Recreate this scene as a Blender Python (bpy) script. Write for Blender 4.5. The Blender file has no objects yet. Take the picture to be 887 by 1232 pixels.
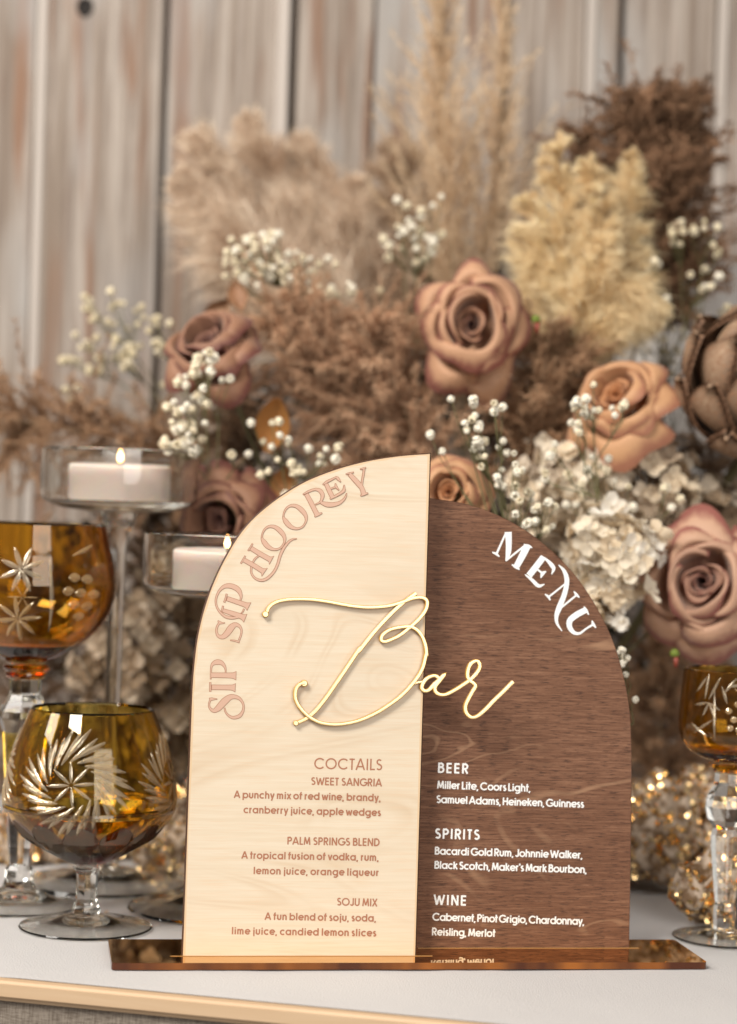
import bpy, bmesh, math, random
import numpy as np
from mathutils import Vector, Matrix, noise

random.seed(7); rng = np.random.default_rng(7)
R = math.radians
S = bpy.context.scene
C = S.collection

# ------------------------------------------------------------------ camera, light, exposure
FPX = 2500.0                    # focal length in photograph pixels (887 x 1232)
CH = 0.268                      # camera height over the table top
ROLL = R(1.9)
cam_d = bpy.data.cameras.new('camera'); cam = bpy.data.objects.new('camera', cam_d); C.objects.link(cam)
S.camera = cam
cam_d.sensor_fit = 'VERTICAL'; cam_d.sensor_height = 36.0; cam_d.lens = FPX / 1232 * 36
cam_d.clip_start = 0.05; cam_d.clip_end = 50
cam.location = (0, 0, CH)
CM = Matrix.Rotation(R(90), 3, 'X') @ Matrix.Rotation(ROLL, 3, 'Z')
cam.rotation_euler = CM.to_euler()
cam_d.dof.use_dof = True; cam_d.dof.focus_distance = 1.235; cam_d.dof.aperture_fstop = 4.0
cam_d.dof.aperture_blades = 0

W = bpy.data.worlds.new("World"); S.world = W; W.use_nodes = True
W.node_tree.nodes['Background'].inputs[0].default_value = (1.0, 0.95, 0.90, 1)
W.node_tree.nodes['Background'].inputs[1].default_value = 0.16

def lamp(name, loc, aim, sx, sy, power, col):
    d = bpy.data.lights.new(name, 'AREA'); d.shape = 'RECTANGLE'; d.size = sx; d.size_y = sy
    d.energy = power; d.color = col
    o = bpy.data.objects.new(name, d); C.objects.link(o); o.location = loc
    o.rotation_euler = (Vector(aim) - Vector(loc)).to_track_quat('-Z', 'Y').to_euler()
    return o
lamp('window_light', (0.85, -0.75, 0.75), (0, 1.35, 0.2), 1.1, 1.3, 27, (1.0, 0.96, 0.91))
lamp('soft_light', (-0.9, -0.2, 1.7), (0, 1.5, 0.2), 0.8, 0.6, 62, (1.0, 0.945, 0.86))
lamp('left_fill', (-1.4, 0.9, 1.2), (0.1, 1.6, 0.3), 0.5, 0.9, 18, (1.0, 0.95, 0.9))  # unseen fill lamp added for light from the left

S.view_settings.view_transform = 'Standard'; S.view_settings.look = 'None'
S.view_settings.exposure = -0.10; S.view_settings.gamma = 1.0
S.render.engine = 'CYCLES'
S.cycles.max_bounces = 24; S.cycles.transmission_bounces = 20; S.cycles.glossy_bounces = 8
S.cycles.transparent_max_bounces = 16; S.cycles.diffuse_bounces = 4
S.cycles.sample_clamp_indirect = 12; S.cycles.use_denoising = True

def ray(px, py):
    return CM @ Vector(((px - 443.5) / FPX, -(py - 616) / FPX, -1))
def at(px, py, Y):                       # the point seen at photo pixel (px,py), Y metres away
    d = ray(px, py); return Vector((0, 0, CH)) + d * (Y / d.y)
def on_z(px, py, z=0.0):
    d = ray(px, py); return Vector((0, 0, CH)) + d * ((z - CH) / d.z)

# ------------------------------------------------------------------ helpers
def mesh_from(name, verts, faces, mats=None, smooth=False, fmat=None):
    me = bpy.data.meshes.new(name); me.from_pydata([tuple(v) for v in verts], [], faces)
    for m in (mats or []): me.materials.append(m)
    if fmat: me.polygons.foreach_set('material_index', fmat)
    if smooth: me.polygons.foreach_set('use_smooth', [True] * len(me.polygons))
    me.update(); return me
def fast_quads(name, V, nq, mat, tone=None):     # V: (nq*?, 3), faces listed in order as quads
    pass
def np_mesh(name, V, F, mat, tone=None, smooth=True):
    me = bpy.data.meshes.new(name); k = F.shape[1]
    me.vertices.add(len(V)); me.vertices.foreach_set('co', np.ascontiguousarray(V, dtype=np.float32).ravel())
    me.loops.add(F.size); me.loops.foreach_set('vertex_index', F.astype(np.int32).ravel())
    me.polygons.add(len(F)); me.polygons.foreach_set('loop_start', np.arange(0, F.size, k, dtype=np.int32))
    me.polygons.foreach_set('loop_total', np.full(len(F), k, dtype=np.int32))
    me.polygons.foreach_set('use_smooth', np.full(len(F), smooth))
    if tone is not None:
        a = me.attributes.new('tone', 'FLOAT', 'POINT'); a.data.foreach_set('value', tone.astype(np.float32))
    me.materials.append(mat); me.update(calc_edges=True); me.validate(); return me
def obj(name, me, parent=None, label=None, loc=None):
    o = bpy.data.objects.new(name, me); C.objects.link(o)
    if parent is not None: o.parent = parent
    if label: o['label'] = label
    if loc is not None: o.location = loc
    return o
def thing(name, label, cat, loc=(0, 0, 0), group=None, rot=None):
    o = bpy.data.objects.new(name, None); C.objects.link(o); o.location = loc; o.empty_display_size = 0.02
    if rot is not None: o.rotation_euler = rot
    o['label'] = label; o['category'] = cat
    if group: o['group'] = group
    return o
def tag(o, label, cat, group=None):
    o['label'] = label; o['category'] = cat
    if group: o['group'] = group
    return o
def bm_mesh(name, bm, mat, smooth=False):
    me = bpy.data.meshes.new(name); bm.to_mesh(me); bm.free()
    if mat: me.materials.append(mat)
    if smooth: me.polygons.foreach_set('use_smooth', [True] * len(me.polygons))
    return me
def cr(P, n=6, closed=False):            # Catmull-Rom through points of any dimension
    P = [np.array(p, float) for p in P]; m = len(P); out = []
    rngi = range(m) if closed else range(m - 1)
    for i in rngi:
        p1, p2 = P[i], P[(i + 1) % m]
        p0 = P[(i - 1) % m] if (closed or i > 0) else 2 * p1 - p2
        p3 = P[(i + 2) % m] if (closed or i < m - 2) else 2 * p2 - p1
        for k in range(n):
            t = k / n
            out.append(0.5 * ((2 * p1) + (-p0 + p2) * t + (2 * p0 - 5 * p1 + 4 * p2 - p3) * t * t + (-p0 + 3 * p1 - 3 * p2 + p3) * t ** 3))
    out.append(P[0] if closed else P[-1])
    return out
def lathe(name, prof, mat, seg=48, smooth=True, close=False, twist=0):
    V = []; F = []; n = len(prof); idx = []
    for (r, z) in prof:
        if r < 1e-6: idx.append([len(V)]); V.append((0, 0, z))
        else:
            idx.append(list(range(len(V), len(V) + seg)))
            for k in range(seg):
                a = 2 * math.pi * k / seg + twist; V.append((r * math.cos(a), r * math.sin(a), z))
    pairs = [(i, i + 1) for i in range(n - 1)] + ([(n - 1, 0)] if close else [])
    for i, j in pairs:
        A, B = idx[i], idx[j]
        for k in range(seg):
            k2 = (k + 1) % seg
            if len(A) == 1 and len(B) == 1: continue
            if len(A) == 1: F.append((A[0], B[k2], B[k]))
            elif len(B) == 1: F.append((A[k], A[k2], B[0]))
            else: F.append((A[k], A[k2], B[k2], B[k]))
    me = mesh_from(name, V, F, [mat], smooth)
    bm = bmesh.new(); bm.from_mesh(me); bmesh.ops.recalc_face_normals(bm, faces=bm.faces); bm.to_mesh(me); bm.free()
    if smooth: me.set_sharp_from_angle(angle=R(28))
    return me
def tube(pts, rad, seg=6, r1=None):      # verts, faces of a tube along points
    pts = [Vector(p) for p in pts]; V = []; F = []; n = len(pts)
    for i, p in enumerate(pts):
        t = (pts[min(i + 1, n - 1)] - pts[max(i - 1, 0)]).normalized()
        a = t.orthogonal().normalized(); b = t.cross(a)
        r = rad if r1 is None else rad + (r1 - rad) * i / (n - 1)
        for k in range(seg):
            g = 2 * math.pi * k / seg; V.append(p + (a * math.cos(g) + b * math.sin(g)) * r)
    for i in range(n - 1):
        for k in range(seg):
            k2 = (k + 1) % seg; F.append((i * seg + k, i * seg + k2, (i + 1) * seg + k2, (i + 1) * seg + k))
    F.append(tuple(range(seg))[::-1]); F.append(tuple((n - 1) * seg + k for k in range(seg)))
    return V, F
def join_geo(parts):
    V = []; F = []
    for v, f in parts:
        o = len(V); V += list(v); F += [tuple(i + o for i in q) for q in f]
    return V, F

# ------------------------------------------------------------------ materials
def mat(name, col=(0.5, 0.5, 0.5), rough=0.6, metal=0.0, **kw):
    m = bpy.data.materials.new(name); m.use_nodes = True
    b = m.node_tree.nodes['Principled BSDF']
    b.inputs['Base Color'].default_value = (*col, 1); b.inputs['Roughness'].default_value = rough
    b.inputs['Metallic'].default_value = metal
    for k, v in kw.items(): b.inputs[k.replace('_', ' ')].default_value = v
    return m
def N(m, t, **kw):
    n = m.node_tree.nodes.new(t)
    for k, v in kw.items(): setattr(n, k, v)
    return n
def L(m, a, ao, b, bi): m.node_tree.links.new(a.outputs[ao], b.inputs[bi])
def B(m): return m.node_tree.nodes['Principled BSDF']
def noise_n(m, scale_vec, scale=1.0, detail=4, distort=0.0, rough=0.5, coord='Object', src=None):
    if src is None: src = (N(m, 'ShaderNodeTexCoord'), coord)
    mp = N(m, 'ShaderNodeMapping'); mp.inputs['Scale'].default_value = scale_vec; L(m, src[0], src[1], mp, 'Vector')
    n = N(m, 'ShaderNodeTexNoise'); n.inputs['Scale'].default_value = scale; n.inputs['Detail'].default_value = detail
    n.inputs['Distortion'].default_value = distort; n.inputs['Roughness'].default_value = rough
    L(m, mp, 'Vector', n, 'Vector'); return n
def ramp(m, src, so, stops):
    r = N(m, 'ShaderNodeValToRGB'); e = r.color_ramp.elements
    while len(e) < len(stops): e.new(0.5)
    for el, (p, c) in zip(e, stops): el.position = p; el.color = (*c, 1) if len(c) == 3 else c
    L(m, src, so, r, 'Fac'); return r
def mixc(m, fac, a, b, mode='MIX'):      # fac/a/b: (node,out) or value
    x = N(m, 'ShaderNodeMix', data_type='RGBA', blend_type=mode)
    for i, v in ((0, fac), (6, a), (7, b)):
        if isinstance(v, tuple) and len(v) == 2 and not isinstance(v[0], (int, float)):
            m.node_tree.links.new(v[0].outputs[v[1]], x.inputs[i])
        elif i == 0: x.inputs[0].default_value = v
        else: x.inputs[i].default_value = (*v, 1)
    return (x, 2)
def bump(m, src, so, strength=0.3, dist=0.001):
    b = N(m, 'ShaderNodeBump'); b.inputs['Strength'].default_value = strength; b.inputs['Distance'].default_value = dist
    L(m, src, so, b, 'Height'); L(m, b, 'Normal', B(m), 'Normal'); return b
def setc(m, cn): m.node_tree.links.new(cn[0].outputs[cn[1]], B(m).inputs['Base Color'])

def wood_light():
    m = mat('pale_plywood', rough=0.5); B(m).inputs['Specular IOR Level'].default_value = 0.25
    n1 = noise_n(m, (4.5, 1, 9), 1.0, 1.2, 0.35)
    mul = N(m, 'ShaderNodeMath', operation='MULTIPLY'); mul.inputs[1].default_value = 70; L(m, n1, 'Fac', mul, 0)
    s = N(m, 'ShaderNodeMath', operation='SINE'); L(m, mul, 0, s, 0)
    n2 = noise_n(m, (14, 1, 420), 1.0, 3, 0.0, 0.6)
    n3 = noise_n(m, (45, 1, 1300), 1.0, 2)
    r1 = ramp(m, s, 0, [(0.0, (0.0,) * 3), (0.30, (0.0,) * 3), (0.9, (0.8,) * 3), (1.0, (0.2,) * 3)])
    c1 = mixc(m, (ramp(m, n2, 'Fac', [(0.35, (0,) * 3), (0.7, (1,) * 3)]), 0), (0.72, 0.62, 0.485), (0.675, 0.56, 0.415))
    mm = N(m, 'ShaderNodeMath', operation='MULTIPLY'); L(m, r1, 0, mm, 0)
    nb = noise_n(m, (9, 1, 40), 1.0, 2); L(m, ramp(m, nb, 'Fac', [(0.4, (0,) * 3), (0.75, (0.85,) * 3)]), 0, mm, 1)
    c2 = mixc(m, (mm, 0), c1, (0.58, 0.42, 0.27))
    c3 = mixc(m, (ramp(m, n3, 'Fac', [(0.50, (0,) * 3), (0.72, (0.55,) * 3)]), 0), c2, (0.70, 0.52, 0.35))
    setc(m, c3); bump(m, n2, 'Fac', 0.08, 0.0006); return m
def wood_dark():
    m = mat('stained_plywood', rough=0.55); B(m).inputs['Specular IOR Level'].default_value = 0.15
    f = noise_n(m, (130, 1, 1500), 1.0, 2, 0.0, 0.6)
    f2 = noise_n(m, (34, 1, 900), 1.0, 4, 0.1, 0.75)
    g = noise_n(m, (6, 1, 22), 1.0, 3, 1.0)
    a = mixc(m, (ramp(m, g, 'Fac', [(0.32, (0,) * 3), (0.70, (1,) * 3)]), 0), (0.17, 0.080, 0.046), (0.24, 0.120, 0.072))
    b = mixc(m, (ramp(m, f2, 'Fac', [(0.34, (0.9,) * 3), (0.56, (0,) * 3)]), 0), a, (0.105, 0.046, 0.026))
    lt = mixc(m, (ramp(m, f2, 'Fac', [(0.55, (0,) * 3), (0.74, (0.8,) * 3)]), 0), b, (0.31, 0.165, 0.098))
    c = mixc(m, (ramp(m, f, 'Fac', [(0.36, (0.85,) * 3), (0.46, (0,) * 3)]), 0), lt, (0.065, 0.032, 0.022))
    n1 = noise_n(m, (5.0, 1, 12), 1.0, 3, 0.9, src=None); mu = N(m, 'ShaderNodeMath', operation='MULTIPLY'); mu.inputs[1].default_value = 62; L(m, n1, 'Fac', mu, 0)
    sn = N(m, 'ShaderNodeMath', operation='SINE'); L(m, mu, 0, sn, 0); rr = ramp(m, sn, 0, [(0.0, (0,) * 3), (0.72, (0,) * 3), (1.0, (1,) * 3)])
    k = noise_n(m, (8, 1, 30), 1.0, 3, 0.5); m2 = N(m, 'ShaderNodeMath', operation='MULTIPLY'); L(m, rr, 0, m2, 0); L(m, ramp(m, k, 'Fac', [(0.48, (0,) * 3), (0.66, (0.75,) * 3)]), 0, m2, 1)
    d = mixc(m, (m2, 0), c, (0.40, 0.235, 0.14))
    setc(m, d); bump(m, f2, 'Fac', 0.15, 0.0006); return m
M = {}
M['light'] = wood_light(); M['dark'] = wood_dark()
M['burnt'] = mat('laser_burnt_edge', (0.07, 0.028, 0.012), 0.6)
M['scorch'] = mat('scorched_margin', (0.69, 0.50, 0.31), 0.6)
M['engrave'] = mat('engraved_fill', (0.60, 0.385, 0.285), 0.8)
M['engrave_edge'] = mat('engraved_edge', (0.38, 0.175, 0.105), 0.8)  # dark outline paints groove-edge shading round the flat letters
M['text_brown'] = mat('engraved_text', (0.39, 0.165, 0.095), 0.8)
M['text_white'] = mat('white_print', (0.86, 0.86, 0.85), 0.5)
M['gold_face'] = mat('gold_mirror_face', (0.80, 0.62, 0.34), 0.36, 1.0)
M['gold_edge'] = mat('gold_acrylic_edge', (0.50, 0.27, 0.06), 0.3)
M['mirror'] = mat('amber_mirror_acrylic', (0.72, 0.40, 0.09), 0.025, 1.0)
m = mat('amber_acrylic_edge', (0.30, 0.095, 0.012), 0.12); M['acr_edge'] = m
n = noise_n(m, (30, 30, 1), 1.0, 3)
setc(m, mixc(m, (ramp(m, n, 'Fac', [(0.4, (0,) * 3), (0.7, (1,) * 3)]), 0), (0.07, 0.016, 0.003), (0.32, 0.10, 0.012)))
M['slot'] = mat('slot_amber', (0.45, 0.24, 0.07), 0.3)  # plain amber strip drawn over each slot

def glass(name, sigma=None):
    m = bpy.data.materials.new(name); m.use_nodes = True; nt = m.node_tree
    for n_ in list(nt.nodes):
        if n_.type == 'BSDF_PRINCIPLED': nt.nodes.remove(n_)
    g = nt.nodes.new('ShaderNodeBsdfGlass'); g.inputs['IOR'].default_value = 1.5; g.inputs['Roughness'].default_value = 0.0
    g.inputs['Color'].default_value = (0.985, 0.985, 0.975, 1)
    out = nt.nodes['Material Output']; nt.links.new(g.outputs[0], out.inputs['Surface'])
    if sigma:
        v = nt.nodes.new('ShaderNodeVolumeAbsorption'); mx = max(sigma) * 1.02
        v.inputs['Density'].default_value = mx; v.inputs['Color'].default_value = (*[1 - s / mx for s in sigma], 1)
        nt.links.new(v.outputs[0], out.inputs['Volume'])
    return m
M['glass'] = glass('clear_glass')
M['amber'] = glass('amber_glass', (48, 150, 680))
M['amber_dark'] = glass('dark_amber_glass', (50, 190, 800))
def cut_mat(name, tint, dif, wt, wd, rough=0.12):
    m = bpy.data.materials.new(name); m.use_nodes = True; nt = m.node_tree; nt.nodes.remove(nt.nodes['Principled BSDF'])
    t = nt.nodes.new('ShaderNodeBsdfTransparent'); t.inputs[0].default_value = (*tint, 1)
    d = nt.nodes.new('ShaderNodeBsdfDiffuse'); d.inputs[0].default_value = (*dif, 1)
    g = nt.nodes.new('ShaderNodeBsdfGlossy'); g.inputs['Roughness'].default_value = rough; g.inputs[0].default_value = (1, .90, .72, 1)
    a = nt.nodes.new('ShaderNodeMixShader'); b = nt.nodes.new('ShaderNodeMixShader')
    a.inputs[0].default_value = wd / (wd + 1 - wt - wd + 1e-6); nt.links.new(g.outputs[0], a.inputs[1]); nt.links.new(d.outputs[0], a.inputs[2])
    b.inputs[0].default_value = wt; nt.links.new(a.outputs[0], b.inputs[1]); nt.links.new(t.outputs[0], b.inputs[2])
    nt.links.new(b.outputs[0], nt.nodes['Material Output'].inputs['Surface']); return m
M['cut'] = cut_mat('frosted_cut', (0.98, 0.90, 0.74), (0.70, 0.60, 0.44), 0.62, 0.22, 0.2)
M['cut_soft'] = cut_mat('frosted_cut_soft', (0.95, 0.80, 0.55), (0.72, 0.50, 0.25), 0.55, 0.30)
M['collar'] = glass('collar_glass', (14, 45, 150))
M['facet'] = cut_mat('amber_facet', (0.20, 0.075, 0.03), (0.07, 0.02, 0.008), 0.80, 0.08, 0.04)

def tone_mat(name, a, b, rough=0.85, trans=0.0, patch=None):
    m = mat(name, a, rough); B(m).inputs['Specular IOR Level'].default_value = 0.2
    at_ = N(m, 'ShaderNodeAttribute', attribute_name='tone')
    c = mixc(m, (at_, 'Fac'), a, b)
    if patch:
        nn = noise_n(m, (25, 25, 25), 1.0, 2)
        c = mixc(m, (ramp(m, nn, 'Fac', [(0.4, (0,) * 3), (0.65, (1,) * 3)]), 0), c, patch)
    setc(m, c)
    if trans:
        nt = m.node_tree; t = N(m, 'ShaderNodeBsdfTranslucent'); nt.links.new(c[0].outputs[c[1]], t.inputs['Color'])
        mx = N(m, 'ShaderNodeMixShader'); mx.inputs[0].default_value = trans
        nt.links.new(B(m).outputs[0], mx.inputs[1]); nt.links.new(t.outputs[0], mx.inputs[2])
        nt.links.new(mx.outputs[0], nt.nodes['Material Output'].inputs['Surface'])
    return m

# ------------------------------------------------------------------ large structure: floor, wall, table
fl = obj('floor', mesh_from('floor', [(-4, -2, -.75), (4, -2, -.75), (4, 4, -.75), (-4, 4, -.75)], [(0, 1, 2, 3)], [mat('floor_grey', (0.25, 0.22, 0.2))]))
fl['kind'] = 'structure'

WY = 1.90
def plank_mat(name, seed):
    m = mat(name, rough=0.75)
    tc = N(m, 'ShaderNodeTexCoord'); mp = N(m, 'ShaderNodeMapping'); mp.inputs['Location'].default_value = (seed * 3.7, 0, seed * 1.9)
    L(m, tc, 'Object', mp, 'Vector'); src = (mp, 'Vector')
    a = noise_n(m, (75, 1, 2.2), 1, 4, 0.5, 0.6, src=src); b = noise_n(m, (55, 1, 3.5), 1, 3, 0.3, src=src)
    c = noise_n(m, (110, 1, 5), 1, 4, 0.2, 0.7, src=src); d = noise_n(m, (14, 1, 4), 1, 2, 0.3, src=src)
    c1 = mixc(m, (ramp(m, a, 'Fac', [(0.38, (0,) * 3), (0.58, (1,) * 3)]), 0), (0.22, 0.170, 0.132), (0.39, 0.335, 0.29))
    c2 = mixc(m, (ramp(m, b, 'Fac', [(0.53, (0,) * 3), (0.64, (0.85,) * 3)]), 0), c1, (0.225, 0.115, 0.064))
    c3 = mixc(m, (ramp(m, c, 'Fac', [(0.38, (0.55,) * 3), (0.52, (0,) * 3)]), 0), c2, (0.14, 0.10, 0.078))
    c4 = mixc(m, (ramp(m, d, 'Fac', [(0.52, (0,) * 3), (0.68, (0.65,) * 3)]), 0), c3, (0.37, 0.36, 0.35))
    setc(m, c4); bump(m, c, 'Fac', 0.5, 0.002); return m
PM = [plank_mat('whitewashed_plank%d' % i, i) for i in range(4)]
PW = mat('white_plank_edge', (0.49, 0.435, 0.39), 0.7); PD = mat('dark_plank_gap', (0.10, 0.08, 0.065), 0.9)
wall = thing('plank_wall', 'weathered whitewashed vertical plank wall behind the dried flowers', 'wall', (0, WY, 0))
seams = [(-330, 'd'), (-120, 'w'), (42, 'w'), (197, 'd'), (350, 'dl'), (447, 't'), (527, 'd'), (606, 'd'), (702, 'w'), (746, 'd'), (860, 'w'), (1010, 'd'), (1150, 'w'), (1350, 'd')]
def wallx(px): return at(px, 160, WY).x
for i in range(len(seams) - 1):
    x0, k0 = wallx(seams[i][0]), seams[i][1]; x1, k1 = wallx(seams[i + 1][0]), seams[i + 1][1]
    g0 = 0.0025 if 'd' in k0 else 0.0005; g1 = 0.0025 if 'd' in k1 else 0.0005
    if 't' in k0: g0 = .0006
    if 't' in k1: g1 = .0006
    x0 += g0; x1 -= g1
    # profile across the board, seen from above: (x, y)
    pr = [(x0, 0.018), (x0, 0.003), (x0 + 0.002, 0.0), (x1 - 0.002, 0.0), (x1, 0.003), (x1, 0.018)]; mi = [0, 0, 0, 0, 0]
    if 'w' in k0: pr = [(x0, 0.018), (x0, -0.0015), (x0 + 0.0012, -0.003), (x0 + 0.0070, -0.003), (x0 + 0.0100, 0.0), (x1 - 0.002, 0.0), (x1, 0.003), (x1, 0.018)]; mi = [1, 1, 1, 1, 0, 0, 0]
    if k1 == 'dl': pr = pr[:-3] + [(x1 - 0.0125, 0.0), (x1 - 0.0095, -0.005), (x1 - 0.0012, -0.005), (x1, 0.018)]; mi = mi[:-3] + [0, 1, 1, 1]
    V = []; F = []; FM = []; zs = [-0.7, -0.2, 0.1, 0.4, 0.7, 1.1, 1.6]; n_ = len(pr)
    dy = random.uniform(-0.001, 0.001)
    for j, z in enumerate(zs):
        wv = 0.0008 * math.sin(j * 2.1 + i)
        V += [(x + wv * (0 if k in (0, n_ - 1) else 1), y + dy, z) for k, (x, y) in enumerate(pr)]
    for j in range(len(zs) - 1):
        for k in range(n_ - 1):
            F.append((j * n_ + k, j * n_ + k + 1, (j + 1) * n_ + k + 1, (j + 1) * n_ + k)); FM.append(mi[k] if k < len(mi) else 0)
    obj('plank', mesh_from('plank', V, F, [PM[i % 4], PW], False, FM), wall)
bk = obj('backing_board', mesh_from('backing', [(-1.3, 0.018, -.7), (1.3, 0.018, -.7), (1.3, 0.018, 1.6), (-1.3, 0.018, 1.6)], [(0, 1, 2, 3)], [PD]), wall)
# knot hole: a dark sunken knot with a raised lip
kp = at(102, 8, WY - 0.001); V = []; F = []
for j, (r, y) in enumerate([(0.0085, 0.0), (0.0075, -0.0016), (0.0062, -0.0012), (0.0045, 0.0)]):
    V += [(kp.x + r * 0.9 * math.cos(a), y, kp.z + r * 1.1 * math.sin(a) * (1 + .06 * math.sin(3 * a))) for a in np.linspace(0, 2 * math.pi, 20, endpoint=False)]
for j in range(3):
    for k in range(20): F.append((j * 20 + k, j * 20 + (k + 1) % 20, (j + 1) * 20 + (k + 1) % 20, (j + 1) * 20 + k))
F.append(tuple(60 + k for k in range(20)))
obj('knot', mesh_from('knot', V, F, [mat('knot_black', (0.018, 0.014, 0.012), 0.9)], True), wall)

# table
e0 = on_z(0, 1174); e1 = on_z(600, 1231); ed = (e1 - e0).normalized()
def edge(t): return e0 + ed * t
en = Vector((-ed.y, ed.x, 0))            # pointing away from the camera
TL, TR = edge(-0.75), edge(1.15)
m = mat('table_board_wood', rough=0.45); n = noise_n(m, (6, 60, 200), 1, 4, 0.5)
setc(m, mixc(m, (n, 'Fac'), (0.60, 0.44, 0.29), (0.52, 0.36, 0.22)))
def prism(poly, z0, z1):
    k = len(poly); V = [(x, y, z0) for x, y in poly] + [(x, y, z1) for x, y in poly]
    F = [tuple(range(k))[::-1], tuple(range(k, 2 * k))] + [(i, (i + 1) % k, (i + 1) % k + k, i + k) for i in range(k)]
    return V, F
table = thing('table', 'pale wooden table with a thin front edge under the white cloth', 'table', (0, 1.5, -0.75))
V, F = prism([(TL.x, TL.y), (TR.x, TR.y), (TR.x, 1.885), (TL.x, 1.885)], -0.0145, -0.0016)
me = mesh_from('tabletop', [(a, b - 1.5, c + .75) for a, b, c in V], F, [m])
bm = bmesh.new(); bm.from_mesh(me); bmesh.ops.bevel(bm, geom=[e for e in bm.edges if abs(e.verts[0].co.z - e.verts[1].co.z) < 1e-6], offset=0.003, segments=3, affect='EDGES')
bm.to_mesh(me); bm.free(); obj('tabletop', me, table)
for lx, ly in ((-0.6, 1.75), (0.65, 1.75), (-0.6, 1.25), (0.65, 1.25)):
    V, F = prism([(lx - .03, ly - .03 - 1.5), (lx + .03, ly - .03 - 1.5), (lx + .03, ly + .03 - 1.5), (lx - .03, ly + .03 - 1.5)], 0, 0.735)
    obj('leg', mesh_from('leg', V, F, [m]), table)
# cloth on the table
mc = mat('white_cotton', (0.62, 0.585, 0.56), 0.9); B(mc).inputs['Sheen Weight'].default_value = 0.2
n = noise_n(mc, (900, 900, 900), 1, 2); n2 = noise_n(mc, (8, 8, 8), 1, 3)
setc(mc, mixc(mc, (n2, 'Fac'), (0.50, 0.48, 0.475), (0.57, 0.55, 0.54))); bump(mc, n, 'Fac', 0.8, 0.0008)
NX, NY = 150, 70; V = []; F = []
for j in range(NY + 1):
    v = j / NY
    for i in range(NX + 1):
        u = i / NX; a = TL.lerp(TR, u); b = Vector((a.x, 1.88, 0)); p = a.lerp(b, v ** 1.2) + en * (0.003 * (1 - v))
        h = 0.0007 * noise.noise((p.x * 9 + p.y * 3, p.y * 7, 0)) + 0.0007 * noise.noise((p.x * 40, p.y * 18, 2)) if v > 0 else -0.0006
        if v > 0.05: h += 0.0016 * max(0, noise.noise((p.x * 16 - p.y * 9, p.y * 5, 5))) * min(1, v * 4) + 0.0006 * (1 - abs(noise.noise((p.x * 30 + p.y * 20, p.y * 11, 9))) * 3)
        # keep it flat under the sign
        V.append((p.x, p.y, -0.0009 + h * (0.35 if (abs(p.x) < 0.2 and p.y < 1.33) else 1)))
for j in range(NY):
    for i in range(NX): q = j * (NX + 1) + i; F.append((q, q + 1, q + NX + 2, q + NX + 1))
me = mesh_from('tablecloth', V, F, [mc], True); o = obj('tablecloth', me)
tag(o, 'thin off-white cotton cloth spread flat over the table', 'tablecloth')
# linen hanging under the front edge
ml = mat('grey_brown_linen', (0.2, 0.17, 0.14), 0.95)
w1 = noise_n(ml, (1400, 200, 120), 1, 2); w2 = noise_n(ml, (160, 160, 1500), 1, 2)
mx = mixc(ml, 0.5, (w1, 'Fac'), (w2, 'Fac'))
setc(ml, mixc(ml, (ramp(ml, mx[0], mx[1], [(0.38, (0,) * 3), (0.62, (1,) * 3)]), 0), (0.12, 0.095, 0.075), (0.27, 0.23, 0.19))); bump(ml, mx[0], mx[1], 0.6, 0.0006)
V = []; F = []; NX, NZ = 160, 16
for j in range(NZ + 1):
    v = j / NZ
    for i in range(NX + 1):
        p = TL.lerp(TR, i / NX) + en * (0.006 - 0.010 * v + 0.006 * v * math.sin(i * 0.5)); V.append((p.x, p.y, -0.0150 - 0.5 * v ** 1.4))
for j in range(NZ):
    for i in range(NX): q = j * (NX + 1) + i; F.append((q, q + 1, q + NX + 2, q + NX + 1))
tag(obj('table_skirt', mesh_from('table_skirt', V, F, [ml], True)), 'grey-brown linen skirt hanging below the pale table edge', 'table skirt')

# ------------------------------------------------------------------ the sign
YAW = R(9.0); LEAN = R(3.6); PT = 0.004
O = on_z(501, 1150, PT)
ex = Vector((math.cos(YAW), math.sin(YAW), 0)); ey = Vector((-math.sin(YAW), math.cos(YAW), 0)); ez = Vector((0, 0, 1))
sign = thing('bar_menu_sign', 'arched two-tone wooden bar menu sign standing on an amber mirror base', 'menu sign', O, rot=(0, 0, YAW))
up = (ey * math.sin(LEAN) + ez * math.cos(LEAN)); nrm = (-ey * math.cos(LEAN) + ez * math.sin(LEAN))
OR = on_z(630, 1140.5, PT)
def to_panel(px, py, o0):
    d = ray(px, py); c = Vector((0, 0, CH)); t = (o0 - c).dot(nrm) / d.dot(nrm); p = c + d * t - o0
    return (p.dot(ex), p.dot(up))
offR = OR - O; offR = Vector((0, offR.dot(ey), 0))         # right panel sits behind the left one
O_R = O + ey * offR.y
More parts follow.
